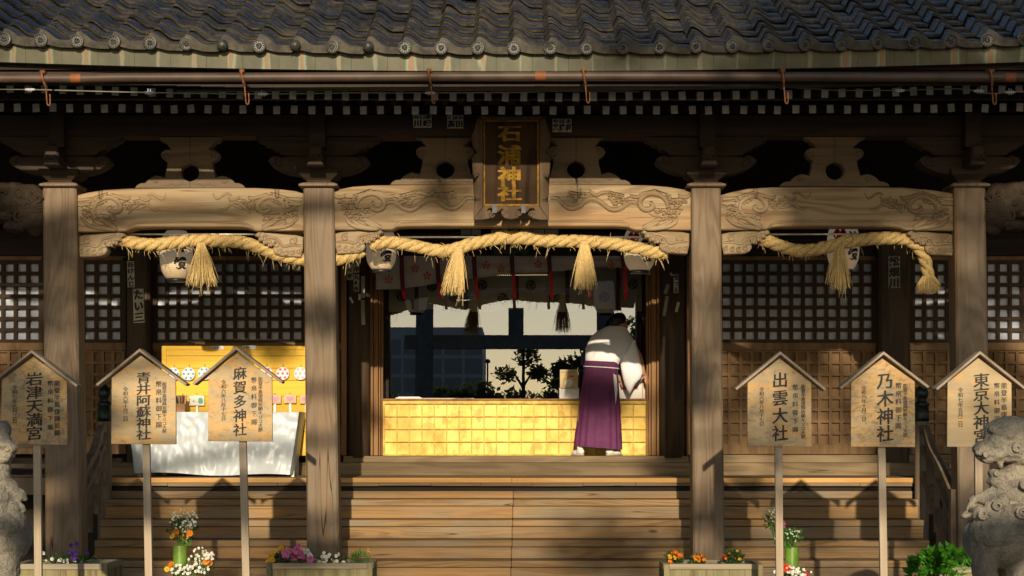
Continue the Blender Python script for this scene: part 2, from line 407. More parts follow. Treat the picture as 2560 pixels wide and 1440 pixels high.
def gold_mat():
    t = T('gold_leaf'); tc = t.n("ShaderNodeTexCoord"); sx = t.n("ShaderNodeSeparateXYZ"); t.l(tc.outputs["Object"], sx.inputs[0])
    px = (X(1615, 20.4) - X(961, 20.4)) / 21; pz = (Z(1009, 20.4) - Z(1136, 20.4)) / 4
    fx = t.math('FLOOR', t.math('DIVIDE', t.math('SUBTRACT', sx.outputs[0], X(961, 20.4) - X(1288, 20.4)), px)); fz = t.math('FLOOR', t.math('DIVIDE', t.math('SUBTRACT', sx.outputs[2], Z(1136, 20.4) - Z(1140, 20.4)), pz))
    cx = t.n("ShaderNodeCombineXYZ"); t.l(fx, cx.inputs[0]); t.l(fz, cx.inputs[1]); vo = t.n("ShaderNodeTexWhiteNoise"); t.l(cx.outputs[0], vo.inputs["Vector"])
    sc = t.n("ShaderNodeSeparateColor"); t.l(vo.outputs["Color"], sc.inputs[0])
    a = t.noise(t.coord((1, 1, .7), rnd=False), 9, 4, .6); b = t.noise(t.coord(rnd=False), 2.2, 3, .5)
    c = t.mix(sc.outputs[0], (.72,.49,.085), (.80,.59,.15)); c = t.mix(t.math('MULTIPLY', t.ramp(a, .48, .68), .7), c, (.40,.23,.015)); c = t.mix(t.math('MULTIPLY', t.ramp(b, .46, .66), .6), c, (.46,.28,.02))
    t.bump(a, .004, .4); return t.fin(c, .5, .2, .5)
M['gold'] = gold_mat()
M['goldbar'] = plain('gold_leaf_bar', (.64,.42,.065), .5, .3, 12)
def sign_mat():
    t = T('weathered_sign_board'); co = t.coord((1, 1, 1)); st = t.coord((.9, 9, 9)); oi = t.n("ShaderNodeObjectInfo"); rd = oi.outputs["Random"]
    a = t.noise(t.coord((3.2, 3.2, 4.6)), 1.4, 5, .65, .5); b = t.noise(st, 3, 4, .6); sp = t.noise(t.coord((7, 7, 12)), 2.4, 5, .75, .6)
    c = t.mix(t.ramp(b, .35, .7), (.49,.365,.2), (.53,.41,.245))
    c = t.mix(t.math('MULTIPLY', t.ramp(t.math('ADD', a, t.math('MULTIPLY', t.math('SUBTRACT', rd, .5), .16)), .52, .56), .75), c, (.66,.40,.15))
    c = t.mix(t.math('MULTIPLY', t.ramp(t.math('ADD', sp, t.math('MULTIPLY', t.math('SUBTRACT', rd, .6), .25)), .5, .72), .7), c, (.20,.15,.095))
    c = t.mix(t.math('MULTIPLY', t.ramp(t.noise(co, 3, 3, .5), .5, .75), .4), c, (.38,.325,.24))
    t.bump(b, .003, .5); return t.fin(c, .7, 0, .3)
M['sign'] = sign_mat()
def cloth_mat():
    t = T('white_plastic_sheet'); a = t.noise(t.coord((2.6, 1, .8), False), 3, 3, .5, .8); b = t.noise(t.coord((60, 60, 6), False), 1, 3, .6)
    t.bump(t.math('ADD', a, t.math('MULTIPLY', b, .06)), .03, .16); return t.fin((.50,.55,.58), .34, 0, .4)
M['sheet'] = cloth_mat()
def lantern_mat():
    t = T('lantern_paper'); tc = t.n("ShaderNodeTexCoord"); sx = t.n("ShaderNodeSeparateXYZ"); t.l(tc.outputs["Object"], sx.inputs[0])
    w = t.math('SINE', t.math('MULTIPLY', sx.outputs[2], 330)); t.bump(w, .0008, .5)
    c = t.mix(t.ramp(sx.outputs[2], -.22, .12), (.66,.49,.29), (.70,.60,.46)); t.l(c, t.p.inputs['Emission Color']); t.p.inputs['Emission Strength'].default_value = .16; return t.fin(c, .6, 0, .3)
M['lantern'] = lantern_mat()
def glass_mat():
    t = T('window_glass'); t.t.nodes.remove(t.p); gl = t.n("ShaderNodeBsdfGlossy"); gl.inputs["Roughness"].default_value = .0; gl.inputs["Color"].default_value = (.57,.69,.93,1)
    tr = t.n("ShaderNodeBsdfTransparent"); tr.inputs["Color"].default_value = (.85,.87,.85,1); mx = t.n("ShaderNodeMixShader"); mx.inputs[0].default_value = .245
    t.l(tr.outputs[0], mx.inputs[1]); t.l(gl.outputs[0], mx.inputs[2]); t.l(mx.outputs[0], t.out.inputs[0]); return t.mat
M['glass'] = glass_mat()
def pane_mat():
    t = T('office_glass'); return t.fin((.44,.42,.36), .15, 0, .5)
M['office'] = pane_mat()
M['concrete'] = plain('office_concrete', (.86,.78,.64), .8, .05, 2)
M['paving'] = plain('stone_paving', (.085,.08,.07), .85, .25, 2, bump=.01)
M['bark'] = plain('bark', (.07,.05,.035), .9, .4, 12, bump=.02)
def leaf_mat():
    t = T('tree_leaf'); n = t.noise(t.coord(), 3, 4, .6); c = t.mix(t.ramp(n, .3, .7), (.035,.06,.015), (.08,.10,.03))
    t.fin(c, .55); tr = t.n("ShaderNodeBsdfTranslucent"); t.l(t.mix(t.ramp(n, .3, .7), (.10,.15,.03), (.20,.19,.06)), tr.inputs[0]); mx = t.n("ShaderNodeMixShader"); mx.inputs[0].default_value = .45
    t.l(t.p.outputs[0], mx.inputs[1]); t.l(tr.outputs[0], mx.inputs[2]); t.l(mx.outputs[0], t.out.inputs[0]); return t.mat
M['crown'] = leaf_mat()
M['torii'] = plain('torii_stone', (.28,.23,.17), .85, .2, 6)
M['sticker'] = plain('sticker_paper', (.58,.55,.44), .8, .2, 9, dirt=(.25,.2,.15))
M['tancard'] = plain('tan_card', (.3,.28,.22), .8)  # plain tan card colour

M['greenwood'] = plain('dark_green_paint', (.02,.045,.035), .6, .3, 9)
def lamp_mat():
    t = T('warm_lamp'); t.p.inputs['Emission Color'].default_value = (1, .7, .3, 1); t.p.inputs['Emission Strength'].default_value = 1.6; return t.fin((.5, .35, .15), .5)
M['warmlamp'] = lamp_mat()

M['grooveshade'] = plain('painted_groove_shade', (.085,.055,.03), .85, .3, 30)  # dark colour painted as shade beside the carved relief
M['dullclip'] = plain('dull_grey_clip', (.12,.12,.13), .6, .2, 20)
# ================================================================ SETTING
def prism_yz(mb, pts, x0, x1, mi=0):
    n = len(pts)
    return mb.add([(x0, y, z) for y, z in pts] + [(x1, y, z) for y, z in pts],
                  [tuple(range(n)), tuple(range(2*n-1, n-1, -1))] + [(i, i+n, (i+1) % n + n, (i+1) % n) for i in range(n)], mi)
mb = MB(); mb.add([(-400, -700, 0), (400, -700, 0), (400, 200, 0), (-400, 200, 0)], [(0, 1, 2, 3)])
kind(build('ground', mb, M['paving']), 'structure')

# ================================================================ SHRINE BUILDING
S = thing('shrine_building', (0, 20, 0), 'old timber shrine hall with glazed tile roof, carved beams and wide wooden steps', 'shrine')
def P(name, mb, mats, smooth=False, bevel=0.0, parent=None, label=None):
    o = build(name, mb, mats, parent or S, smooth, bevel)
    if label: o['label'] = label
    return o
def ec(x): return .0042 * x * x

# roof body and tiles
TW = .2996; X0 = X(15, 15.18)
mb = MB(); prism_yz(mb, [(15.32, 4.60), (15.32, 4.66), (17.3, 5.52), (21.2, 7.9), (27, 5.2), (27, 4.9), (17.3, 5.06)], -9, 9)
P('roof_body', mb, M['dark'])
def rz(x, t): return 4.735 + .42 * t + .03 * t * t + ec(x)
def prof(u):
    u = u % 1.0
    if u < .55: v = .5 * (1 + math.cos(PI * u / .55))
    elif u < .84: v = 0.0
    else: v = (u - .84) / .16; v = v * v * (3 - 2 * v)
    return .085 * v
mb = MB(); NU = 14
rr = random.Random(3)
for i in range(23):
    for c in range(-10, 40):
        xa = X0 + c * TW
        if abs(xa) > 5.3 + i * .12: continue
        dz = rr.uniform(-.006, .008); dt = rr.uniform(-.014, .014); tl = rr.uniform(-.006, .006)
        t0 = i * .215 + dt - .06; t1 = t0 + .30
        th = .07 if i == 0 else .024
        vs = []
        for k in range(NU + 1):
            u = k / NU - .16; x = xa + u * TW * 1.0
            h = prof(u) + dz + tl * (u - .3) * 2
            y0 = 15.2 + t0; y1 = 15.2 + t1
            zf = rz(x, t0) + h + .045; zb = rz(x, t1) + h + .002
            low = zf - (th + (.012 if i == 0 else 0))
            if i == 0: low = rz(x, t0) - .018 + .3 * h
            vs += [(x, y0 + .012, low), (x, y0, zf - .007), (x, y0 + .007, zf), (x, y1, zb)]
        fs = []; fe = []
        for k in range(NU):
            a = k * 4; b = a + 4
            fs += [(a+1, b+1, b+2, a+2), (a+2, b+2, b+3, a+3)]; fe.append((a, b, b+1, a+1))
        o_ = len(mb.v); mb.add(vs, fs); mb.f += [tuple(q + o_ for q in f) for f in fe]; mb.m += [1]*len(fe)
o = build('roof_tiles', mb, [M['tile'], M['tileedge']], S, normals=False); smooth_angle(o, 50)
# eave tile end discs, some of them round balls
def eave_disc():
    m = MB(); m.lathe((0, 0, 0), [(.030, .10), (.056, .10), (.058, .012), (.055, .0), (.046, -.002), (.043, .008), (.0001, .008)], 24, 'y')
    for k in range(12):
        a = 2*PI*k/12; m.ball((.0365*math.cos(a), .004, .0365*math.sin(a)), (.005, .006, .005), 6)
    for k in range(3):
        a = 2*PI*k/3 + .5
        m.ball((.014*math.cos(a), .003, .014*math.sin(a)), (.011, .009, .011), 8)
        m.tube([(.02*math.cos(a+q), .005, .02*math.sin(a+q)) for q in (0, .4, .8, 1.2, 1.5)], [.007, .007, .006, .005, .003], 6)
    return m
proto = {}
proto['d'] = build('eave_tile_end', eave_disc(), M['tileend']); proto['d'].parent = S; smooth_angle(proto['d'], 45)
m = MB(); m.ball((0, 0, 0), .046, 18); m.lathe((0, 0, 0), [(.03, .12), (.045, .1), (.043, .02), (.03, .0)], 16, 'y')
proto['b'] = build('eave_tile_end', m, M['tileend'], None, smooth=True); proto['b'].parent = S; proto['b']['label'] = 'round ball shaped eave tile end'
first = {'d': True, 'b': True}
for c in range(-2, 31):
    q = 'b' if c in (6, 8, 10) else 'd'; x = X0 + c * TW
    o = proto[q] if first[q] else proto[q].copy()
    if not first[q]: COL.objects.link(o); o.parent = S
    first[q] = False
    o.location = (x - .004, 15.14 - 20 - .012, 4.737 + ec(x) + .008 + rr.uniform(-.004, .004)); o.rotation_euler = (rr.uniform(-.05, .05), rr.uniform(0, 6), rr.uniform(-.06, .06))
# copper fascia
mb = MB()
for c in range(-7, 37):
    x0 = X0 + (c + .5) * TW; x1 = x0 + TW - .002; j = rr.uniform(0, .003)
    f = lambda x, y, z: (x, y, z + ec(x))
    mb.hexa([f(x0, 15.235+j, 4.572), f(x1, 15.235+j, 4.572), f(x1, 15.29, 4.572), f(x0, 15.29, 4.572)], [f(x0, 15.215+j, 4.725), f(x1, 15.215+j, 4.725), f(x1, 15.29, 4.725), f(x0, 15.29, 4.725)])
mb.grid(lambda u, v: (-5.6+11.2*u, 15.23+.06*v, 4.569+ec(-5.6+11.2*u)), 40, 1)
P('eave_fascia', mb, M['copper'])
# gutter pipe with tape bands, brackets and hooks
gz = lambda px: Z(194 - 4*math.exp(-((px-1500)/700)**2) + (2 if px < 300 else 0), 15.1)
pts = [(X(p, 15.1), 15.1, gz(p)) for p in range(-400, 3000, 100)]
mb = MB(); mb.tube(pts, .037, 14)
G = P('gutter_pipe', mb, M['pipe'], smooth=True)
for p, w in ((190, 26), (1351, 26), (2525, 26)):
    mb = MB(); mb.tube([(X(p-w/2, 15.1), 15.1, gz(p)), (X(p+w/2, 15.1), 15.1, gz(p))], .0392, 14, cap=False); P('tape_band', mb, M['tape'], True, parent=G)
for p in (110, 607, 1073, 1459, 1955, 2475):
    x = X(p, 15.1); z = gz(p); mb = MB()
    mb.tube(spline([(x-.012, 15.22, z+.062), (x-.008, 15.06, z+.052), (x, 15.045, z), (x+.01, 15.07, z-.045), (x+.016, 15.1, z-.07)], 5), .011, 6)
    mb.box(x-.02, x+.02, 15.04, 15.07, z+.03, z+.055)
    mb.tube(spline([(x+.012, 15.1, z-.05), (x+.02, 15.1, z-.13), (x+.026, 15.1, z-.205), (x+.04, 15.1, z-.222), (x+.05, 15.1, z-.2), (x+.048, 15.1, z-.13)], 5), .006, 6)
    P('gutter_bracket', mb, M['iron'], True, parent=G)
# boards, rafters and battens under the eave
mb = MB()
for c in range(60):
    x0 = -6 + c * .2
    mb.box(x0, x0+.198, 15.36, 15.40, 4.44 + ec(x0), 4.60)
mb.box(-6.5, 6.5, 15.30, 15.345, 4.502, 4.545)
P('eave_board', mb, M['struct'])
mb = MB(); mb.box(-6.5, 6.5, 15.98, 16.06, 4.475, 4.54); mb.box(-6.5, 6.5, 15.5, 15.55, 4.51, 4.56); P('rafter_batten', mb, M['dark'])
def rafter(name, y0, ln, w, h, z, px0, step, zf):
    m = MB(); s = .27
    m.hexa([(-w/2, 0, -h/2), (w/2, 0, -h/2), (w/2, 0, h/2), (-w/2, 0, h/2)], [(-w/2, ln, -h/2+s*ln), (w/2, ln, -h/2+s*ln), (w/2, ln, h/2+s*ln), (-w/2, ln, h/2+s*ln)])
    m.hexa([(-w/2-.001, -.004, -h/2-.001), (w/2+.001, -.004, -h/2-.001), (w/2+.001, -.004, h/2+.001), (-w/2-.001, -.004, h/2+.001)], [(-w/2-.001, .002, -h/2-.001), (w/2+.001, .002, -h/2-.001), (w/2+.001, .002, h/2+.001), (-w/2-.001, .002, h/2+.001)], 1)
    p0 = build(name, m, [M['rafter'], M['white']]); p0.parent = S; fst = True
    p = px0
    while p < 2640:
        o = p0 if fst else p0.copy()
        if not fst: COL.objects.link(o)
        fst = False; x = X(p + rr.uniform(-2, 2), y0)
        o.location = (x, y0 - 20 + rr.uniform(0, .02), z + zf(x) + rr.uniform(-.004, .004)); o.rotation_euler = (0, rr.uniform(-.08, .08), 0); p += step
rafter('flying_rafter', 15.75, 1.5, .056, .070, 4.452, -65, 44.3, lambda x: ec(x))
rafter('base_rafter', 16.32, 1.1, .058, .070, 4.437, -85, 43.2, lambda x: ec(x)*.3)
# long eave beam
mb = MB(); mb.box(-6.5, X(808, 16.95), 16.98, 17.25, Z(340, 16.98), Z(287, 16.98)); mb.box(X(808, 16.95), X(1752, 16.95), 16.93, 17.25, Z(340, 16.93), Z(287, 16.93)); mb.box(X(1752, 16.95), 6.5, 16.98, 17.25, Z(340, 16.98), Z(287, 16.98))
mb.box(-6.5, 6.5, 17.05, 17.25, Z(283, 17.05), Z(262, 17.05))
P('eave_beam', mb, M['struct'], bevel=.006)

# pillars with capital board, bearing block and bracket arms
YP = 16.95
PIL = [(106, 190, 113, 203), (758, 834, 767, 848), (1729, 1802, 1733, 1812), (2386, 2464, 2398, 2480)]
def octa(x0, x1, y0, y1, z, c=.018): return [(x0+c, y0, z), (x1-c, y0, z), (x1, y0+c, z), (x1, y1-c, z), (x1-c, y1, z), (x0+c, y1, z), (x0, y1-c, z), (x0, y0+c, z)]
def mirror_half(h, cx, Y): return [(X(cx + d, Y), Z(y, Y)) for d, y in h] + [(X(cx - d, Y), Z(y, Y)) for d, y in reversed(h) if d != 0]
def curl(mb, px, py, Y, r, dirn=1, turns=1.4, th=.010, start=0.0):   # spiral relief
    c = W(px, py, Y); pts = []; rs = []
    for k in range(22):
        t = k / 21; a = start + dirn * 2 * PI * turns * t; q = r * (1 - .8 * t)
        pts.append((c.x + q*math.cos(a), Y, c.z + q*math.sin(a))); rs.append(th * (1 - .35*t))
    mb.tube(pts, rs, 7, 1.3)
for tl, tr, bl, br in PIL:
    zt = Z(468, YP); zb = -.01; f = (1075 - 1500) ; ybot = 1075 + EYE * F / YP
    k = (ybot - 1400) / (1400 - 480); bl2 = bl + (bl - tl) * k; br2 = br + (br - tr) * k
    mb = MB(); R = []
    for i in range(7):
        u = i / 6
        R.append(octa(X(bl2*(1-u) + tl*u, YP), X(br2*(1-u) + tr*u, YP), YP, YP + .29, zb + (zt - zb) * u))
    mb.rings(R); P('pillar', mb, M['pillar'])
    c = (tl + tr) / 2; Yb = YP + .145
    mb = MB(); w = .178
    xc = X(c, YP)
    mb.rings([octa(xc-w+.02, xc+w-.02, YP-.035, YP+.33, zt, .01), octa(xc-w, xc+w, YP-.055, YP+.35, zt+.008, .015), octa(xc-w, xc+w, YP-.055, YP+.35, zt+.026, .015), octa(xc-w+.03, xc+w-.03, YP-.03, YP+.32, zt+.04, .02)])
    P('capital_board', mb, M['pillar'], smooth=False)
    mb = MB(); z1 = Z(458, YP); z2 = Z(437, YP); z3 = Z(423, YP)
    mb.rings([octa(xc-.105, xc+.105, YP+.03, YP+.26, z1, .004), octa(xc-.115, xc+.115, YP+.02, YP+.27, z1+.03, .004), octa(xc-.175, xc+.175, YP-.04, YP+.33, z2, .004), octa(xc-.181, xc+.181, YP-.046, YP+.336, z2+.002, .004), octa(xc-.181, xc+.181, YP-.046, YP+.336, z3, .004)])
    P('bearing_block', mb, M['struct'])
    mb = MB(); Ya = YP + .02
    h = [(0, 436), (45, 437), (75, 433), (100, 424), (118, 414), (127, 403), (123, 394), (112, 389), (101, 389), (94, 393), (84, 391), (60, 390), (0, 390)]
    mb.prismb(mirror_half(h, c, Ya), Ya, Ya + .2, .008)
    for s in (-1, 1): curl(mb, c + s*98, 406, Ya, .05, -s, 1.2, .009, PI/2)
    h = [(0, 390), (60, 390), (92, 388), (98, 382), (107, 376), (116, 374), (122, 366), (133, 364), (140, 357), (150, 354), (156, 346), (158, 340), (0, 340)]
    mb.prismb(mirror_half(h, c, Ya+.03), Ya + .03, Ya + .18, .008)
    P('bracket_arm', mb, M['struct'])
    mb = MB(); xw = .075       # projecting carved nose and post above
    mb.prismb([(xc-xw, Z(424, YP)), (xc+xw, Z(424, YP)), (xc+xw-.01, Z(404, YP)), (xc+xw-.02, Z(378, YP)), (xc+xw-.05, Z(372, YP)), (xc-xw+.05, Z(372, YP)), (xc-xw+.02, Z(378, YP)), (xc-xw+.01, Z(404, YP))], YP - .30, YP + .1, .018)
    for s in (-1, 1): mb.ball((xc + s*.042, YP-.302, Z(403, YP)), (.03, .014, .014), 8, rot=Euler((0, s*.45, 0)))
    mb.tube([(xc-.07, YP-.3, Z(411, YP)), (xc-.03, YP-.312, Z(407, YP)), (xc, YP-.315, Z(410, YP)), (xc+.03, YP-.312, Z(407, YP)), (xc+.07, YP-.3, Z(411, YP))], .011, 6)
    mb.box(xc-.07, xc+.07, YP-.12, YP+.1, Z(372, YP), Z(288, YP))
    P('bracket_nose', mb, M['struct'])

# rainbow beams with relief carving
def beam_outline(pts, Y): return [(X(a, Y), Z(b, Y)) for a, b in pts]
YB = 17.02
BL = [(188, 489), (215, 482), (260, 475), (320, 471.5), (480, 470), (640, 470), (700, 473), (740, 478), (759, 484), (759, 577), (640, 577), (628, 572), (610, 568), (560, 567), (475, 566.5), (390, 567), (340, 568.5), (325, 572), (312, 578), (188, 580)]
BC = [(832, 481), (850, 473), (880, 467), (930, 463), (1280, 461), (1620, 463), (1670, 467), (1710, 474), (1728, 481), (1728, 575), (1590, 575), (1580, 572), (1568, 567), (1540, 565.5), (1280, 565), (1020, 565.5), (994, 567), (980, 574), (832, 575)]
BR = [(1801, 488), (1830, 480), (1870, 472), (1930, 468), (2100, 467), (2260, 469), (2330, 475), (2370, 481), (2388, 486), (2388, 577), (2265, 575), (2250, 570), (2230, 567), (2090, 565.5), (1950, 566), (1930, 568), (1915, 574), (1801, 575)]
def relief(mb, path, r, Y, tr=1, flat=1.1):
    P3 = spline([(X(a, Y), Y + .002, Z(b, Y)) for a, b in path], 6); n = len(P3)
    R = [r * 1.12 * (.35 + .65 * min(1, 4.5 * i / n, 4.5 * (n - 1 - i) / n) ** .7) for i in range(n)]
    mb.tube(P3, R, 8, flat)
    mb.tube([p + Vector((0, -.001, r*.95)) for p in P3], [x*.30 for x in R], 5, .6, 1)  # raised dark tube painting a shadow line above each carved curve
def lumps(mb, pts, Y, r=.017, seed=1):
    q = random.Random(seed)
    for (a, b), (c, d), n in pts:
        for i in range(n):
            t = i / max(1, n - 1)
            for k in range(2):
                mb.ball(W(a + (c-a)*t + q.uniform(-1.5, 1.5), b + (d-b)*t + q.uniform(-1, 5) - 1 + 5*k, Y), (r*q.uniform(.6, 1.1), r*1.2, r*q.uniform(.5, .9)), 8)
                if k == 0: mb.ball(W(a + (c-a)*t, b + (d-b)*t - 4.5, Y), (r*.8, .003, r*.28), 6, 1)  # flat dark ball painted as shade above each lump
def end_side(mb, fx, fy, Y):   # wave spiral carving used at the ends of the side beams, in the photograph's own 8x detail coordinates
    g = lambda L: [(fx(a / 8), fy(b / 8)) for a, b in L]
    relief(mb, g([(430, 560), (370, 430), (420, 290), (560, 205), (700, 195), (830, 260), (900, 360), (880, 450), (790, 490), (690, 465), (655, 415), (720, 400)]), .020, Y)
    relief(mb, g([(560, 240), (700, 225), (800, 280), (850, 360)]), .009, Y)
    relief(mb, g([(700, 140), (870, 190), (1000, 225), (1100, 205)]), .016, Y)
    relief(mb, g([(1040, 530), (1150, 410), (1280, 310), (1370, 300), (1480, 370), (1570, 440), (1710, 455)]), .013, Y)
    relief(mb, g([(1150, 415), (1280, 410), (1400, 340), (1480, 270)]), .010, Y)
    relief(mb, g([(1420, 165), (1500, 125), (1590, 150), (1680, 215), (1740, 210), (1800, 120)]), .011, Y)
    relief(mb, g([(1250, 200), (1350, 240), (1420, 250), (1500, 200)]), .011, Y)
    relief(mb, g([(10, 235), (60, 250), (150, 240), (300, 225)]), .014, Y)
    relief(mb, g([(10, 320), (90, 345), (200, 330), (300, 340)]), .016, Y)
    for L in ([(90, 600), (210, 710), (330, 775), (500, 805), (790, 855)], [(330, 680), (430, 760), (600, 805), (790, 850)], [(440, 645), (560, 650), (700, 730), (820, 800)], [(500, 660), (620, 720), (740, 780), (830, 845)]): relief(mb, g(L), .017, Y)
    L = lambda a, b, c, d, n: ((fx(a/8), fy(b/8)), (fx(c/8), fy(d/8)), n)
    lumps(mb, [L(300, 230, 620, 130, 8), L(380, 300, 600, 210, 6), L(130, 380, 300, 450, 5), L(140, 490, 420, 590, 8), L(480, 560, 780, 590, 7), L(930, 270, 1080, 330, 4), L(1000, 370, 1180, 360, 4), L(1160, 280, 1330, 260, 4)], Y, .015)
def end_centre(mb, fx, fy, Y):
    g = lambda L: [(fx(a / 6.92), fy(b / 6.92)) for a, b in L]
    for dy, r in ((0, .021), (38, .010)):
        relief(mb, g([(940, 410+dy), (1040, 385+dy), (1130, 420+dy), (1220, 480+dy), (1330, 520+dy*.4), (1430, 500+dy*.4), (1530, 420+dy), (1640, 350+dy), (1760, 330+dy), (1850, 370+dy), (1930, 440+dy), (2040, 490+dy*.4), (2150, 480+dy*.4), (2250, 400+dy), (2330, 325+dy), (2450, 320+dy)]), r, Y)
    relief(mb, g([(430, 490), (440, 380), (540, 275), (680, 235), (800, 262), (890, 345), (900, 430), (840, 505), (750, 515), (680, 470), (690, 420), (740, 415)]), .024, Y)
    relief(mb, g([(30, 240), (90, 300), (180, 295), (240, 265)]), .016, Y); relief(mb, g([(690, 205), (850, 240), (950, 300), (1080, 275)]), .017, Y)
    relief(mb, g([(1440, 220), (1550, 225), (1650, 265), (1720, 235), (1785, 190)]), .017, Y); relief(mb, g([(1290, 440), (1360, 390), (1400, 330), (1460, 310)]), .015, Y)
    for L in ([(330, 680), (450, 770), (600, 825), (800, 852)], [(250, 650), (300, 745), (430, 812), (640, 842), (790, 855)], [(500, 690), (600, 690), (720, 760), (860, 830)], [(560, 715), (680, 780), (800, 845)]): relief(mb, g(L), .019, Y)
    relief(mb, g([(540, 640), (640, 625), (720, 590), (760, 550)]), .009, Y)
    L = lambda a, b, c, d, n: ((fx(a/6.92), fy(b/6.92)), (fx(c/6.92), fy(d/6.92)), n)
    lumps(mb, [L(110, 340, 390, 350, 9), L(380, 290, 660, 190, 10), L(180, 440, 400, 460, 7), L(220, 540, 630, 520, 10), L(300, 620, 500, 640, 5), L(1100, 330, 1180, 360, 3), L(1190, 280, 1430, 220, 7), L(1220, 360, 1350, 360, 4), L(1790, 250, 1960, 250, 4), L(1960, 250, 2130, 220, 6), L(1990, 330, 2030, 330, 2)], Y, .017, 2)
for nm, out, ends in (('L', BL, 0), ('C', BC, 1), ('R', BR, 2)):
    mb = MB(); mb.prismb(beam_outline(out, YB), YB, YB + .24, .010); B = P('rainbow_beam', mb, M['beam'])
    mb = MB(); Y = YB - .001
    if ends == 1:
        end_centre(mb, lambda a: 830 + a, lambda b: 450 + b, Y); end_centre(mb, lambda a: 1730 - a, lambda b: 450 + b, Y)
        low = [(984, 568), (1000, 558), (1030, 554), (1280, 553), (1530, 554), (1560, 558), (1576, 568)]
    elif ends == 0:
        end_side(mb, lambda a: 190 + a, lambda b: 470 + b, Y); end_side(mb, lambda a: 757 - a, lambda b: 469 + b, Y)
        low = [(318, 570), (335, 560), (365, 556), (475, 555), (580, 556), (612, 560), (634, 570)]
    else:
        end_side(mb, lambda a: 1803 + a, lambda b: 467 + b, Y); end_side(mb, lambda a: 2386 - a, lambda b: 468 + b, Y)
        low = [(1920, 569), (1936, 559), (1965, 555), (2090, 554), (2220, 555), (2245, 559), (2262, 569)]
    relief(mb, low, .010, Y, flat=.7)
    P('beam_carving', mb, [M['carve'], M['grooveshade']], True, parent=B)
# carved corner brackets below the beams
def corner(x0, sgn, dy):
    pts = [(0, 592), (18, 588), (48, 586), (78, 583), (103, 580), (119, 584), (121, 590), (112, 595), (112, 603), (102, 604), (100, 612), (90, 611), (88, 618), (76, 612), (68, 606), (74, 616), (76, 626), (70, 635), (58, 640), (6, 643), (1, 622)]
    Y = 17.06; f = lambda d, y: (X(x0 + sgn*d, Y), Z(y + dy, Y))
    mb = MB(); mb.prismb([f(a, b) for a, b in pts], Y, Y + .16, .010); B = P('corner_bracket', mb, M['carve'])
    mb = MB()
    for a, b, r, d in ((26, 601, .040, 1), (66, 610, .036, -1), (84, 602, .03, -1), (97, 595, .026, -1), (110, 588, .022, -1), (12, 628, .024, 1), (28, 630, .026, 1), (44, 631, .028, 1), (60, 628, .03, 1)):
        curl(mb, x0 + sgn*a, b + dy, Y - .001, r, d*sgn, 1.3, .009, 1.0)
    relief(mb, [(x0+sgn*a, b+dy) for a, b in ((4, 615), (30, 613), (50, 616), (62, 600), (80, 594), (100, 588))], .012, Y - .001)
    for a, b in ((80, 612), (92, 606), (104, 598), (113, 588)): mb.ball(W(x0 + sgn*a, b + dy, Y - .004), (.02, .016, .02), 9)
    P('bracket_carving', mb, [M['carve'], M['grooveshade']], True, parent=B)
corner(192, 1, 0); corner(837, 1, -8); corner(1724, -1, -8); corner(1804, 1, -7); corner(2388, -1, -4); corner(758, -1, 0)
# frog leg struts
def frogleg(cx, dy):
    Y = 17.03; o_ = [(0, 342), (78, 342), (74, 352), (62, 357), (56, 364), (46, 374), (60, 374), (71, 380), (74, 388), (70, 396), (62, 402), (56, 406), (58, 420), (64, 444), (70, 441), (82, 439), (96, 443), (106, 450), (112, 457), (124, 458), (133, 463), (138, 470), (0, 470)]
    hole = [(0, 454), (9, 451), (17, 446), (22, 438), (23, 428), (18, 418), (8, 412), (0, 409)]
    mb = MB(); f = lambda s, L: [(X(cx + s*a, Y), Z(b + dy, Y)) for a, b in L]
    for s in (-1, 1): mb.prismb(f(s, o_ + hole), Y, Y + .12, .006)
    for s in (-1, 1):
        curl(mb, cx + s*60, 389 + dy, Y, .04, s, 1.1, .009, 0); curl(mb, cx + s*84, 450 + dy, Y, .036, -s, 1.1, .008, 1)
        relief(mb, [(cx + s*a, b + dy) for a, b in ((4, 462), (20, 460), (34, 464), (44, 460), (58, 463), (74, 461))], .007, Y)
        relief(mb, [(cx + s*a, b + dy) for a, b in ((2, 404), (14, 408), (25, 418), (29, 432), (24, 446), (12, 456))], .007, Y)
    P('frog_leg_strut', mb, [M['carve2'], M['grooveshade']])
frogleg(475, 0); frogleg(1113, -8); frogleg(1440, -8); frogleg(2087, -4)
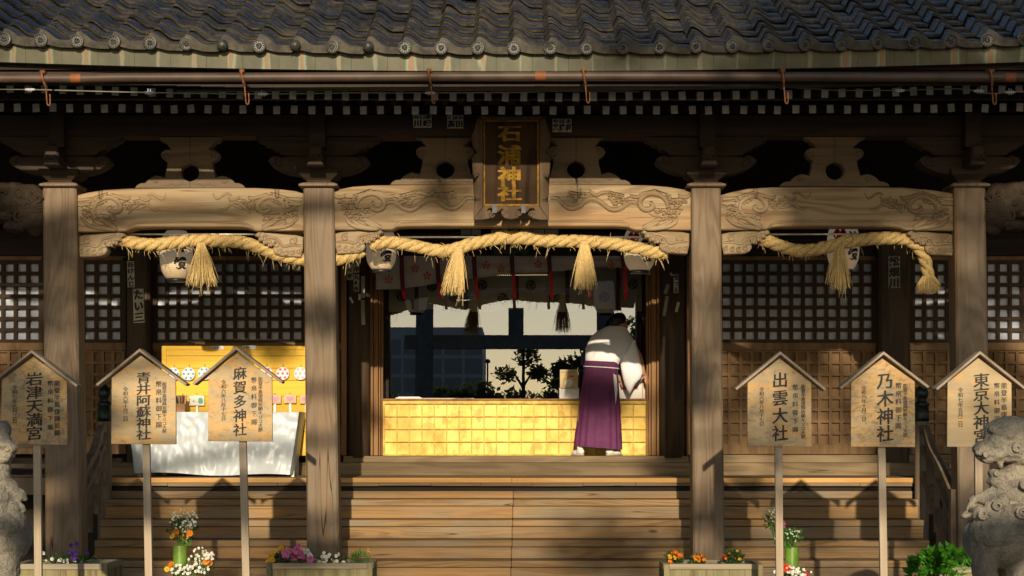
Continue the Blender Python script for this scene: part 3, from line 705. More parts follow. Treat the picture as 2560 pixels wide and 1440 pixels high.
# carved lion heads at the outer pillars
def lionhead(fx, dy):
    Y = 16.98; mb = MB(); q = lambda zx, zy: W(fx(zx / 8), 440 + dy + zy / 8, Y); s = 1 if fx(10) > fx(0) else -1
    def b(zx, zy, r, ry=.09, dyy=0, rz=None): p = q(zx, zy); mb.ball((p.x, p.y + .06 + dyy, p.z), (r, ry, rz or r), 14)
    b(600, 600, .19, .11); b(550, 420, .16, .1, 0, .13); b(300, 380, .15, .1, -.01, .12); b(120, 480, .13, .1, -.02, .10); b(330, 570, .10, .1, -.04); b(620, 850, .16, .11, -.02, .12)
    b(60, 560, .10, .09, -.03, .07); b(200, 680, .07, .08, -.01, .05); b(90, 760, .09, .07, 0, .05); b(300, 1010, .12, .08, -.04, .06); b(700, 980, .11, .09, 0, .1); b(250, 230, .06, .06, -.04, .05); b(60, 240, .09, .08, -.02, .06)
    for k, (zx, zy) in enumerate(((400, 350), (550, 390), (450, 530))): b(zx, zy, .055, .05, -.07)
    r = remesh(mb, .012, 2, .01, 14)
    for k, (zx, zy, rr_) in enumerate(((400, 350, .05), (550, 390, .05), (470, 530, .07), (620, 500, .05), (800, 480, .04), (420, 830, .07), (60, 400, .045))):
        p = q(zx, zy); pts = []
        for i in range(20):
            a = i / 19 * 2.6 * PI; w = rr_ * (1 - .8 * i / 19); pts.append((p.x + s*w*math.cos(a), p.y - .045, p.z + w*math.sin(a)))
        r.tube(pts, .012, 6)
    for k in range(5):
        r.tube(spline([tuple(q(360 + 20*k, 640 + 40*k) + Vector((0, -.05, 0))), tuple(q(560, 650 + 45*k) + Vector((0, -.06, 0))), tuple(q(720, 570 + 50*k) + Vector((0, -.05, 0))), tuple(q(850, 520 + 60*k) + Vector((0, -.02, 0)))], 5), .014, 6)
    p = q(320, 580); r.ball((p.x, p.y - .06, p.z), (.036, .03, .036), 10)
    for k in range(5): p = q(230 + 55*k, 1030 + 8*k); r.ball((p.x, p.y - .03, p.z), (.022, .04, .03), 8)
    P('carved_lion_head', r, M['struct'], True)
lionhead(lambda a: a, 0); lionhead(lambda a: 2572 - a, -2)

# ---------------------------------------------------------------- rear wall
YW = 20.2
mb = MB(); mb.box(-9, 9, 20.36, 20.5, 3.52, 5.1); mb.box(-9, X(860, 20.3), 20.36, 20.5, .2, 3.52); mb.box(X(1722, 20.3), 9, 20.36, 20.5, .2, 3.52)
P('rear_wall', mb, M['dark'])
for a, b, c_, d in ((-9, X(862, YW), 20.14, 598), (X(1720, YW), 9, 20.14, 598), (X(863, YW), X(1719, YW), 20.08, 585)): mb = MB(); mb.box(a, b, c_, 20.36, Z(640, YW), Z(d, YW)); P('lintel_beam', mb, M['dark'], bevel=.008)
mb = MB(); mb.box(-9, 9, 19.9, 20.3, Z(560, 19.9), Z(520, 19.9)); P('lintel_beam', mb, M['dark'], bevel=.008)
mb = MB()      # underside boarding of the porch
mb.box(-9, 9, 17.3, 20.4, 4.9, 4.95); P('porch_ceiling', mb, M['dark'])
def lattice(x0, x1, low=True, up=True):
    bw = .040; zt = Z(655, YW); zb = Z(853, YW)
    xa, xb = X(x0, YW), X(x1, YW)
    if up:
        mb = MB(); n = max(1, round((x1 - x0 - 8) / 28.9)); st = (xb - xa - .03) / n
        for i in range(n + 1): x = xa + .015 + st * i; mb.box(x - bw/2, x + bw/2, YW, YW + .03, zb, zt)
        for j in range(8): z = zb + (zt - zb) * j / 7; mb.box(xa, xb, YW - .004, YW + .026, z - bw/2, z + bw/2)
        mb.box(xa - .03, xa, YW - .012, YW + .04, zb - .05, zt + .05); mb.box(xb, xb + .03, YW - .012, YW + .04, zb - .05, zt + .05)
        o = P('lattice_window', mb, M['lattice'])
        mb = MB(); w_ = lambda u, v: (xa + (xb - xa) * u, YW + .05 + .010 * noise.noise(Vector((u * 9 + x0, v * 6, 2.0))), zb + (zt - zb) * v)
        mb.grid(w_, 30, 16); P('pane', mb, M['paper'], True, parent=o)
        mb = MB(); mb.box(xa - .03, xb + .03, YW - .018, YW + .14, Z(876, YW), Z(857, YW)); P('window_rail', mb, M['lowlat'], bevel=.004); mb = MB(); mb.box(xa - .03, xb + .03, YW - .012, YW + .14, zt + .02, Z(640, YW)); P('window_rail', mb, M['lowlat'], bevel=.004)
    if low:
        zt = Z(877, YW); zb = Z(1112, YW); mb = MB(); bw = .034; n = max(1, round((x1 - x0) / 27.9)); st = (xb - xa) / n
        for i in range(n + 1): x = xa + st * i; mb.box(x - bw/2, x + bw/2, YW, YW + .035, zb, zt)
        for j in range(9): z = zb + (zt - zb) * j / 8; mb.box(xa, xb, YW + .006, YW + .04, z - bw/2, z + bw/2)
        mb.box(xa - .03, xb + .03, YW + .045, YW + .06, zb, zt); mb.box(xa - .03, xb + .03, YW - .014, YW + .06, zb - .1, zb - .002)
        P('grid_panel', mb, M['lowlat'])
for a, b in ((-90, 104), (204, 308), (385, 846), (1740, 2188), (2280, 2372), (2462, 2680)): lattice(a, b)
for a, b in ((318, 376), (2196, 2274)):
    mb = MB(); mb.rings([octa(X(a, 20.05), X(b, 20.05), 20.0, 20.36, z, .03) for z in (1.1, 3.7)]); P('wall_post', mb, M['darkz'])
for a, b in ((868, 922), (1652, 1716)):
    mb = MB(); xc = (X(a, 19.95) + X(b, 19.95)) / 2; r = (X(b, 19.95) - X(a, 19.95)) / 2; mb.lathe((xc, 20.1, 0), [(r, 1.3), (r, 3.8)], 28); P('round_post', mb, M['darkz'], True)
for a, b, y in ((853, 867, 20.16), (924, 932, 20.22), (934, 945, 20.26), (947, 951, 20.31), (953, 957, 20.36), (1616, 1620, 20.36), (1622, 1627, 20.31), (1629, 1640, 20.26), (1642, 1650, 20.22), (1716, 1726, 20.16)):
    mb = MB(); mb.box(X(a, y), X(b, y), y, y + .12, 1.32, Z(640, y)); P('door_frame', mb, M['frame'], bevel=.004)
mb = MB(); mb.box(X(924, 20.3), X(1650, 20.3), 20.24, 20.5, Z(644, 20.3), Z(618, 20.3))
P('door_lintel', mb, M['frame'], bevel=.004)
# sills, floor and steps
mb = MB(); mb.box(-4.6, 5.2, 19.72, 20.2, 1.09, Z(1157, 19.72)); P('lower_sill_beam', mb, M['sill'], bevel=.010)
mb = MB(); mb.box(X(858, 20), X(1722, 20), 20.0, 20.95, 1.2, Z(1140, 20.0)); mb.box(X(1724, 20), 5.2, 20.02, 20.2, 1.2, Z(1137, 20.0)); P('upper_sill_beam', mb, M['sill'], bevel=.010)
ZF = Z(1195, 18.6)
mb = MB()
for i in range(26): mb.box(-8 + i*.62, -8 + i*.62 + .616, 18.62, 19.75, ZF - .06, ZF)
P('veranda_floor', mb, M['sill'])
mb = MB(); mb.box(X(272, 18.6), -.004, 18.585, 18.62, Z(1206.5, 18.6), ZF + .002); mb.box(0, X(2285, 18.6), 18.587, 18.62, Z(1206.5, 18.6), ZF + .001); P('floor_edge_strip', mb, M['newwood'], bevel=.003)
mb = MB(); x = -4.05
while x < 4.05:
    w = rr.uniform(.5, .62); mb.box(x, min(4.05, x + w) - .003, 18.598 + rr.uniform(0, .004), 18.66, Z(1215 + rr.uniform(-.8, 1), 18.6), Z(1207, 18.6)); x += w
P('floor_edge_board', mb, M['sill'], bevel=.003)
zk = [ZF - .065] + [Z(1249 + 51*i, 18.36 - .24*i) for i in range(6)]
for i in range(1, 7):
    y = 18.6 - .24*i
    for x0, x1 in ((-4.06, -.012 - .006*i + .03), (-.006*i + .032 - .012, 4.06)):
        mb = MB(); j = rr.uniform(0, .008)
        nx = 24
        def edge(u, v, y=y, z=zk[i]): return u
        mb.box(x0, x1, y + j, y + .27, zk[i] - .064, zk[i])
        mb.box(x0, x1, y + .262, y + .285, zk[i] + .002, zk[i-1] - .068)
        P('step', mb, M['step'], bevel=.009)
for a, b, y in ((-4.3, 4.3, 18.66), (-9, -4.3, 19.2), (4.3, 9, 19.2)): mb = MB(); mb.box(a, b, y, y + .1, 0, ZF - .07); P('underfloor_wall', mb, M['dark'])
# veranda rails and stair handrails
for s, lbl in ((-1, 'left stair handrail'), (1, 'right stair handrail')):
    mb = MB(); xa, xb = sorted((s*4.42, s*8.0))
    for py, h in ((1070, .05), (1112, .07), (1165, .045)):
        mb.box(xa, xb, 18.60, 18.66, Z(py, 18.6) - h/2, Z(py, 18.6) + h/2)
    mb.box(xa, xb, 18.57, 18.62, ZF - .17, ZF + .004)
    for k in range(4): mb.box(s*(4.55 + k*.9) - .03, s*(4.55 + k*.9) + .03, 18.61, 18.655, ZF, Z(1070, 18.6))
    P('veranda_rail', mb, M['rail'], bevel=.006)
    xn = X(262, 18.5) if s < 0 else X(2304, 18.5)
    mb = MB(); mb.lathe((xn, 18.5, 0), [(.07, 0), (.07, Z(1046, 18.5))], 20)
    # curved rails running down beside the steps
    y1, y0 = 18.45, 17.1; xr = xn
    for k, (za, zb, w, h) in enumerate(((Z(1075, 18.5), Z(1250, 17.1), .07, .075), (Z(1120, 18.5), Z(1310, 17.1), .055, .06), (Z(1190, 18.5), Z(1400, 17.1), .06, .10))):
        pts = [Vector((xr, y1, za)), Vector((xr, y1 - .14, za + (.02 if k == 0 else 0) - .02)), Vector((xr, y1 - .4, za - .2)), Vector((xr, (y0 + y1)/2 - .1, za*.45 + zb*.55)), Vector((xr, y0 + .2, zb + .1)), Vector((xr, y0, zb - .02))]
        pp = spline(pts, 5)
        for a, b in zip(pp[:-1], pp[1:]): mb.bar(a, b + (b - a)*.08, w, h)
    for u in (.2, .45, .72): yy = y1 + (y0 - y1)*u; zz = Z(1075, 18.5)*(1-u) + Z(1250, 17.1)*u - .08; mb.box(xr-.025, xr+.025, yy-.025, yy+.025, zz - .62, zz)
    mb.box(xr-.05, xr+.05, y0 - .05, y0 + .05, 0, Z(1250, 17.1) + .1)
    H = P('stair_handrail', mb, M['rail'])
    mb = MB(); zc = Z(1046, 18.5)
    prof_ = [(.076, -.03), (.076, .02), (.072, .03), (.075, .05), (.068, .12), (.078, .13), (.078, .15), (.05, .17), (.045, .19), (.06, .21), (.07, .25), (.06, .29), (.03, .32), (.008, .345), (.0005, .35)]
    mb.lathe((xn, 18.5, zc), prof_, 22); P('newel_cap', mb, M['bronze'], True, parent=H)
# dark hall behind the window
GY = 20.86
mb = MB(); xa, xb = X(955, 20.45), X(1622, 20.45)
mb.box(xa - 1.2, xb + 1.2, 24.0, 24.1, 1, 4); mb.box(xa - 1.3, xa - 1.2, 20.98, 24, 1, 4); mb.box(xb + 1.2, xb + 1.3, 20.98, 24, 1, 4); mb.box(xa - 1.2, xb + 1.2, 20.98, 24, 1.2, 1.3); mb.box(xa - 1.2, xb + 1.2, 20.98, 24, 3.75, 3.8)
P('hall_interior', mb, M['hallblack'])
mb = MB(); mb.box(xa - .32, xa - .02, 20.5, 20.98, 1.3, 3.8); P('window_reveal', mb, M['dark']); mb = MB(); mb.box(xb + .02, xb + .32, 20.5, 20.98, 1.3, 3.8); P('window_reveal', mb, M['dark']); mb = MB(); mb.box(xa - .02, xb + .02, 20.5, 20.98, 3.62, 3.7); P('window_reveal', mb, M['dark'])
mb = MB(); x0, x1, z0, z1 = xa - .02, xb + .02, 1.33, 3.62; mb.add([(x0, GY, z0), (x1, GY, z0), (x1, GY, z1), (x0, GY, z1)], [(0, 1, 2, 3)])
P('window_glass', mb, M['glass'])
mb = MB(); mb.box(xa - .02, X(972, GY), GY - .03, GY + .03, 1.33, 3.62); P('window_sash', mb, M['dark']); mb = MB(); mb.box(X(1605, GY), xb + .02, GY - .03, GY + .03, 1.33, 3.62); P('window_sash', mb, M['dark'])
# ================================================================ LETTERED STICKERS pasted on the building (parts of it)
def sticker(px0, px1, py0, py1, Y, txt, mat='sticker', cols=1, tilt=0.0):
    mb = MB(); xc, zc = X((px0+px1)/2, Y), Z((py0+py1)/2, Y); w = X(px1, Y) - X(px0, Y); h = Z(py0, Y) - Z(py1, Y)
    rot = lambda q: (xc + (q[0]-xc)*math.cos(tilt) - (q[2]-zc)*math.sin(tilt), q[1], zc + (q[0]-xc)*math.sin(tilt) + (q[2]-zc)*math.cos(tilt))
    a = [rot((xc+sx*w/2, Y, zc+sz*h/2)) for sx, sz in ((-1, -1), (1, -1), (1, 1), (-1, 1))]
    mb.hexa(a, [(p[0], p[1]+.004, p[2]) for p in a]); B = P('paper_sticker', mb, M[mat])
    if not txt: return
    mb = MB(); rows = txt.split('/')
    if cols == 0:
        for r, row in enumerate(rows):
            n = len(row); hh = h / len(rows) if len(rows) == 1 else (h*.34 if r == 0 else h*.6); zz = zc + h/2 - (h*.18 if r == 0 and len(rows) > 1 else h*.66 if len(rows) > 1 else h/2)
            for i, ch in enumerate(row): char(mb, ch, xc - w/2 + w*(i+.5)/n, Y - .001, zz, w/n*.92, hh*.92, bold=.03, fn=rot)
    else:
        n = len(txt); s = h / n
        for i, ch in enumerate(txt): char(mb, ch, xc, Y - .001, zc + h/2 - s*(i+.5), min(w*.9, s*1.2), s*.92, bold=.03, fn=rot)
    build('lettering', mb, M['glyph'], B)
sticker(333, 360, 722, 807, 19.985, 'たい三', tilt=.03)
sticker(318, 336, 653, 718, 19.985, '谷けんじ', tilt=.03)
sticker(1033, 1079, 287, 319, 16.92, '谷口原/川端', cols=0)
sticker(1118, 1158, 288, 321, 16.92, 'くぼみ/髙田', cols=0)
sticker(1381, 1429, 297, 330, 16.92, 'やはま/忍藤原', cols=0)
sticker(2221, 2250, 640, 720, 19.985, '松畑川', mat='tancard')
sticker(867, 882, 648, 700, 19.93, '寿々家'); sticker(884, 898, 646, 682, 19.90, '竹中'); sticker(884, 898, 686, 729, 19.90, '丸札所'); sticker(903, 912, 690, 745, 19.90, '', mat='tancard'); sticker(903, 912, 750, 812, 19.90, '', mat='tancard', tilt=.03); sticker(896, 902, 735, 750, 19.89, ''); sticker(876, 881, 742, 758, 19.91, '', tilt=.5)
sticker(1684, 1696, 686, 732, 19.88, '松つる'); sticker(1662, 1671, 710, 735, 19.9, '', mat='tancard', tilt=-.3); sticker(1660, 1668, 740, 790, 19.9, '', mat='tancard', tilt=-.15); sticker(1690, 1697, 755, 780, 19.89, '', tilt=-.25); sticker(1676, 1681, 682, 690, 19.88, '', tilt=.5)

# ================================================================ NAME PLAQUE
px0 = 1278; Yq = 16.78; zb = Z(512, Yq)
PL = thing('name_plaque', (X(px0, Yq), Yq, zb), 'dark wooden shrine name plaque with carved flared frame and four gold characters', 'plaque')
PL.rotation_euler = (.13, 0, 0)
q = lambda L: [(X(a, Yq), Z(b, Yq)) for a, b in L]
mb = MB(); mb.prism(q([(1211, 305), (1345, 305), (1345, 513), (1211, 513)]), Yq, Yq + .04); build('panel', mb, M['plaque'], PL)
mb = MB()
for a in ([(1209, 303), (1347, 303), (1347, 307), (1209, 307)], [(1209, 510), (1347, 510), (1347, 515), (1209, 515)], [(1209, 307), (1213, 307), (1213, 510), (1209, 510)], [(1343, 307), (1347, 307), (1347, 510), (1343, 510)]): mb.prismb(q(a), Yq - .012, Yq + .03, .003)
build('gold_border', mb, M['goldpaint'], PL)
fl = [(1208, 302), (1194, 295), (1184, 330), (1179, 343), (1182, 368), (1191, 380), (1193, 384), (1184, 388), (1180, 398), (1182, 432), (1187, 446), (1198, 440), (1190, 452), (1184, 462), (1184, 485), (1189, 497), (1198, 500), (1188, 503), (1184, 512), (1184, 549), (1208, 516)]
for s in (1, -1):
    mb = MB(); pts = q([(px0 + s*(a - px0), b) for a, b in fl]); mb.prismb(pts, Yq - .045, Yq + .03, .008)
    for a, b in ((1194, 436), (1196, 498), (1193, 376)): curl(mb, px0 + s*(a - px0), b, Yq - .045, .018, s, 1.2, .006)
    build('side_flare', mb, M['plaqueframe'], PL)
bt = [(1209, 515), (1184, 549), (1205, 550), (1224, 546), (1231, 540), (1231, 531), (1225, 525), (1217, 527), (1222, 521), (1232, 521), (1238, 530), (1246, 530), (1254, 522), (1263, 524), (1255, 528), (1254, 538), (1262, 545), (1278, 549)]
pts = q(bt + [(2*px0 - a, b) for a, b in reversed(bt[:-1])])
mb = MB(); mb.prismb(pts, Yq - .05, Yq + .03, .007)
for s in (-1, 1):
    for a, b, d in ((50, 534, 1), (18, 530, -1)): curl(mb, px0 + s*a, b, Yq - .05, .03, s*d, 1.2, .008)
build('lower_flare', mb, M['plaqueframe'], PL)
mb = MB(); mb.prismb(q([(1196, 294), (1360, 294), (1348, 303), (1208, 303)]), Yq - .05, Yq + .03, .006); build('top_flare', mb, M['plaqueframe'], PL)
mb = MB()
for ch, b, h in zip('石浦神社', (335, 388, 440, 482), (46, 54, 50, 46)):
    char(mb, ch, X(1274, Yq), Yq - .010, Z(b, Yq), 60*Yq/F, h*Yq/F*.92, bold=.022, vert=.02, slant=.02, wob=.03)
n0 = len(mb.v); mb2 = MB(); mb2.add([(x, y - .0, z) for x, y, z in mb.v], mb.f)
build('gold_lettering', mb2, M['goldpaint'], PL)
for a in (1236, 1308):
    mb = MB(); mb.box(X(a-5, Yq), X(a+6, Yq), Yq - .062, Yq - .05, Z(532, Yq), Z(511, Yq)); build('metal_clip', mb, M['dullclip'], PL)

# ================================================================ STRAW ROPES
rs = random.Random(11)
def rope(label, path, tassels, ties=(), Y=17.15, r=.056, endtuft=False, fib=170):
    P0 = [W(a, b, Y) for a, b in path]; sp = spline(P0, 14)
    R = thing('straw_rope', sp[len(sp)//2], label, 'rope', 'sacred straw ropes under the porch beams')
    L = [0]
    for a, b in zip(sp[:-1], sp[1:]): L.append(L[-1] + (b-a).length)
    mb = MB()
    for k in range(3):
        pts = []
        for i, p in enumerate(sp):
            d = (sp[min(i+1, len(sp)-1)] - sp[max(i-1, 0)]).normalized(); u = Vector((0, 1, 0)); w = d.cross(u).normalized(); u = w.cross(d)
            a = 2*PI*(k/3 - L[i]/.30); pts.append(p + u*(r*.52*math.cos(a)) + w*(r*.52*math.sin(a)))
        mb.tube(pts, [r*.58*(1 + .22*noise.noise(Vector((l*7, k*5, 1)))) for l in L], 9)
    build('twisted_strands', mb, M['straw'], R, True)
    mb = MB()
    for i in range(int(fib * L[-1] / 2.0)):
        j = rs.randrange(1, len(sp)-1); p = sp[j]; d = (sp[j+1] - sp[j-1]).normalized(); a = rs.uniform(0, 2*PI)
        o = Vector((0, math.sin(a), math.cos(a))) * r * .9; o.z -= .012
        ln = rs.choice((.025, .03, .04, .05, .09)); q0 = p + o
        dirn = (o.normalized() + d*rs.uniform(-.9, 1.4) + Vector((0, rs.uniform(-.3, .3), rs.uniform(-.7, .1)))).normalized()
        mb.blade([q0, q0 + dirn*ln*.55, q0 + dirn*ln + Vector((0, 0, -ln*.25))], rs.uniform(.0014, .0026))
    for i in range(int(420 * L[-1])):      # lying fibres that roughen the surface
        j = rs.randrange(1, len(sp)-2); p = sp[j]; d = (sp[j+1] - sp[j-1]).normalized(); a = rs.uniform(0, 2*PI)
        o = Vector((0, math.sin(a), math.cos(a))) * r * 1.02; t = (d*.6 + d.cross(o).normalized()*-.7)
        mb.blade([p + o*.9 - t*.03, p + o*1.06, p + o*.98 + t*.035], rs.uniform(.0014, .0024))
    o = build('loose_straw', mb, M['straw'], R); o['kind'] = 'stuff'
    for tx, ty, by, w, lean in tassels:
        mb = MB(); top = W(tx, ty, Y); bz = Z(by, Y); ww = w*Y/F/2
        for i in range(190):
            a = rs.uniform(0, 2*PI); q = math.sqrt(rs.random()); st = top + Vector((q*.032*math.cos(a), q*.03*math.sin(a) - .045, rs.uniform(-.01, .02)))
            ez = bz + rs.choice((rs.uniform(-.03, .05), rs.uniform(-.03, .05), rs.uniform(0, .14))); f = rs.uniform(.6, 1.0)
            en = Vector((top.x + lean*Y/F + q*ww*math.cos(a)*rs.uniform(.75, 1.3), top.y - .05 + q*ww*.8*math.sin(a), ez))
            mid = st.lerp(en, .5) + Vector(((en.x - st.x)*.10*rs.uniform(-1, 1.5), 0, 0))
            mb.blade([st, st.lerp(mid, .6), mid, en], rs.uniform(.0022, .0036))
        for i in range(5):
            x = top.x + rs.uniform(-.5, .5)*ww; mb.blade([(x, top.y-.05, bz+.1), (x+.01, top.y-.05, bz), (x+rs.uniform(-.03, .03), top.y-.05, bz - rs.uniform(.05, .14))], .002)
        mb.tube([top + Vector((-.035, -.045, -.02)), top + Vector((0, -.055, -.035)), top + Vector((.035, -.045, -.02))], .006, 5)
        build('tassel', mb, M['straw'], R)
    for tx, t0, t1 in ties:
        mb = MB(); a = W(tx, t0, Y); b_ = W(tx + 2, t1, Y); mb.tube([a + Vector((0, -r*.4, 0)), W(tx, (t0*.6+t1*.4), Y) + Vector((0, -r*1.08, 0)), b_ + Vector((0, -r*.5, 0))], .003, 5); build('tie_cord', mb, M['glyph'], R)
    if endtuft:
        mb = MB(); e = sp[-1]; d = Vector((.08, 0, -1)).normalized()
        for i in range(320):
            a = rs.uniform(0, 2*PI); q = math.sqrt(rs.random()); st = e + Vector((q*.05*math.cos(a), q*.05*math.sin(a), .02))
            en = e + Vector((q*.105*math.cos(a), q*.1*math.sin(a), -.14 - .03*rs.random() + .03*q)); mid = st.lerp(en, .55) + Vector((q*.03*math.cos(a), q*.03*math.sin(a), 0))
            mb.blade([st, mid, en], rs.uniform(.002, .003))
        mb.lathe((e.x, e.y, e.z), [(.054, -.006), (.06, 0), (.054, .008)], 12)
        build('end_tuft', mb, M['straw'], R)
    return R
rope('thick straw rope in the left bay with one tassel beside the lantern', [(300, 598), (330, 606), (385, 612), (440, 606), (500, 601), (560, 603), (610, 607), (650, 620), (700, 638), (757, 649), (830, 650), (875, 640), (908, 626)], [(505, 612, 712, 78, 3)], ((474, 586, 616), (607, 590, 622)))
rope('thick straw rope across the middle bay with two tassels below the name plaque', [(928, 612), (975, 606), (1040, 616), (1100, 628), (1135, 624), (1180, 610), (1250, 596), (1310, 596), (1370, 602), (1460, 604), (1530, 609), (1590, 620), (1630, 630), (1668, 632)], [(1146, 624, 733, 62, -14), (1461, 610, 720, 62, 1)], ((1266, 590, 612), (1490, 592, 620)))
rope('straw rope in the right bay ending in a hanging frayed end near the right pillar', [(1895, 596), (1925, 605), (1965, 620), (2000, 627), (2050, 622), (2100, 609), (2160, 599), (2220, 595), (2265, 598), (2290, 612), (2308, 638), (2317, 668), (2321, 694)], [(2098, 618, 719, 58, -2)], ((2128, 583, 612), (2272, 588, 606)), endtuft=True, fib=150)
for a, b, y, lbl in ((310, 756, 586, 'thin metal rod over the straw rope in the left bay'), (945, 1625, 593, 'thin metal rod over the straw rope in the middle bay'), (1905, 2270, 586, 'thin metal rod over the straw rope in the right bay')):
    mb = MB(); mb.tube([W(a, y, 17.16), W((a+b)/2, y - .5, 17.16), W(b, y, 17.16)], .009, 8)
    o = tag(build('rope_rod', mb, M['steel'], None, True), lbl, 'rod', 'rods carrying the ropes')
    if a == 945:
        for c0 in (1247, 1273): mb = MB(); mb.tube([W(c0, 592.3, 17.16), W(c0 + 13, 592.3, 17.16)], .012, 8); build('yellow_tape', mb, M['p_yellow'], o, True)
mb = MB()
for a, y in ((497, 585), (592, 585), (1270, 593), (1490, 593), (2125, 586), (2275, 586)):
    pass

# ================================================================ LANTERNS
def lantern(label, px, top, bot, wpx, Y=17.62, crest=1, rot=0.0):
    r = wpx*Y/F/2; zt, zb = Z(top, Y), Z(bot, Y); h = zt - zb; xc = X(px, Y)
    Ln = thing('paper_lantern', (xc, Y, (zt+zb)/2), label, 'lantern', 'round paper lanterns hanging in the porch')
    pr = lambda t: r * (1 - .40 * abs(2*t - 1) ** 3.2)
    prof_ = [(pr(i/24), h*i/24) for i in range(25)]
    mb = MB(); mb.lathe((xc, Y, zb), prof_, 32); build('paper_shade', mb, M['lantern'], Ln, True)
    for z0, z1, nm in ((zb - .03, zb + .004, 'bottom_cap'), (zt - .004, zt + .045, 'top_cap')):
        mb = MB(); mb.lathe((xc, Y, 0), [(r*.56, z0), (r*.58, z0 + .004), (r*.58, z1)], 24); build(nm, mb, M['glass_tail'], Ln, True)
    def wrap(q):
        dx = q[0] - xc; t = max(.02, min(.98, (q[2] - zb)/h)); rr_ = pr(t) + .003
        a = dx / r + rot; return (xc + rr_*math.sin(a), Y - rr_*math.cos(a) - .001, q[2])
    mb = MB(); s = r*.78
    char(mb, '神', xc + r*.42, Y, zb + h*.66, s, s, bold=.03, fn=wrap); char(mb, '燈', xc + r*.42, Y, zb + h*.30, s, s, bold=.03, fn=wrap)
    build('lettering', mb, M['glyph'], Ln)
    mb = MB(); c = (xc - r*.5, zb + h*.72)
    for k in range(3):
        a = 2*PI*k/3 + .4; g = MB(); vs = [wrap((c[0] + .23*r*math.cos(a) + .2*r*math.cos(2*PI*i/14), 0, c[1] + .23*r*math.sin(a) + .2*r*math.sin(2*PI*i/14))) for i in range(14)]
        mb.add(vs, [tuple(range(14))])
        ar = []
        for i in range(9):
            b = a + .3 + i*.16; ar.append((c[0] + r*(.36 + .0*i)*math.cos(b), c[1] + r*.36*math.sin(b)))
        wv = [.10*r*(1 - i/9) + .012*r for i in range(9)]
        vs = [wrap((x + wv[i]*math.cos(a+.3+i*.16), 0, z + wv[i]*math.sin(a+.3+i*.16))) for i, (x, z) in enumerate(ar)] + [wrap((x - wv[i]*math.cos(a+.3+i*.16), 0, z - wv[i]*math.sin(a+.3+i*.16))) for i, (x, z) in enumerate(ar)]
        mb.add([(x, y - .0006, z) for x, y, z in vs], [(i, i+1, i+10, i+9) for i in range(8)])
    build('red_crest', mb, M['red'], Ln)
    mb = MB(); mb.tube([(xc, Y, zt + .04), (xc, Y, Z(535, Y))], .006, 6); build('hanging_cord', mb, M['glass_tail'], Ln)
lantern('white paper lantern behind the left rope tassel, the only one in the left bay', 441, 578, 697, 82)
lantern('round paper lantern hanging at the left post of the middle bay', 953, 572, 674, 76)
lantern('round paper lantern hanging at the right post of the middle bay', 1599, 566, 676, 80)
lantern('orange tinted paper lantern behind the rope tassel of the right bay', 2108, 556, 674, 80, rot=.1)

# ================================================================ CURTAINS
def cloth_strip(name, Y, x0, x1, top, bot, mat, amp=.03, nw=7, seed=0, parent=None):
    mb = MB()
    def f(u, v):
        px = x0 + (x1-x0)*u; t = top(px); b = bot(px); py = t + (b-t)*v
        return (X(px, Y), Y + amp*(.3+.7*v)*math.sin(u*nw*2*PI + seed) + .02*noise.noise(Vector((u*6, v*3, seed))), Z(py, Y))
    mb.grid(f, 90, 12); return build(name, mb, mat, parent, True)
Yc = 20.02
def lerp_pts(L):
    def f(p):
        for (a, b), (c, d) in zip(L[:-1], L[1:]):
            if p <= c: return b + (d-b)*max(0, (p-a))/(c-a)
        return L[-1][1]
    return f
wb = lerp_pts([(940, 724), (1000, 722), (1060, 714), (1120, 702), (1180, 697), (1240, 689), (1290, 683), (1360, 681), (1430, 674), (1480, 668), (1530, 667), (1580, 672), (1625, 688)])
WC = thing('white_curtain', (X(1280, Yc), Yc, Z(645, Yc)), 'white curtain printed with red flowers and hung with red ribbons over the entrance', 'curtain')
cloth_strip('cloth', Yc, 940, 1626, lambda p: 640 if p < 1280 else 640, wb, M['whitecloth'], .012, 6, 0, WC)
mb = MB()
for px, py in ((972, 700), (1037, 672), (1068, 690), (1215, 664), (1252, 672), (1345, 662), (1528, 664), (1135, 668)):
    for k in range(5):
        for ring_, rr_ in ((0.0, .012), (.032, .015)):
            a = 2*PI*k/5 + .3; mb.ball((X(px, Yc) + ring_*math.cos(a), Yc - .032, Z(py, Yc) + ring_*math.sin(a)), (rr_, .002, rr_), 7)
build('flower_print', mb, M['flowerred'], WC)
for px in (1004, 1094, 1185, 1279, 1372, 1466, 1556):
    mb = MB(); b0 = wb(px); mb.grid(lambda u, v: (X(px - 5 + 11*u + 3*v*v, Yc), Yc - .035 - .012*math.sin(v*5), Z(640 + (b0 + 4 - 640)*v, Yc)), 2, 10); R_ = build('ribbon', mb, M['maroon'], WC, True); R_['label'] = 'dark upper half of a hanging ribbon'
    mb = MB(); mb.grid(lambda u, v: (X(px + 1 + 8*u + 3*v, Yc), Yc - .03 - .015*math.sin(v*4), Z(b0 - 2 + (750 - b0)*v, Yc)), 2, 8); build('ribbon_tail', mb, M['red'], WC, True)
Yg = 21.3
GC = thing('grey_curtain', (X(1285, Yg), Yg, Z(690, Yg)), 'grey inner curtain with dark round comma crests behind the window glass', 'curtain')
cloth_strip('cloth', Yg, 950, 1640, lambda p: 640, lambda p: 776 - 4*math.sin(p*.03), M['greycloth'], .02, 5, 2, GC)
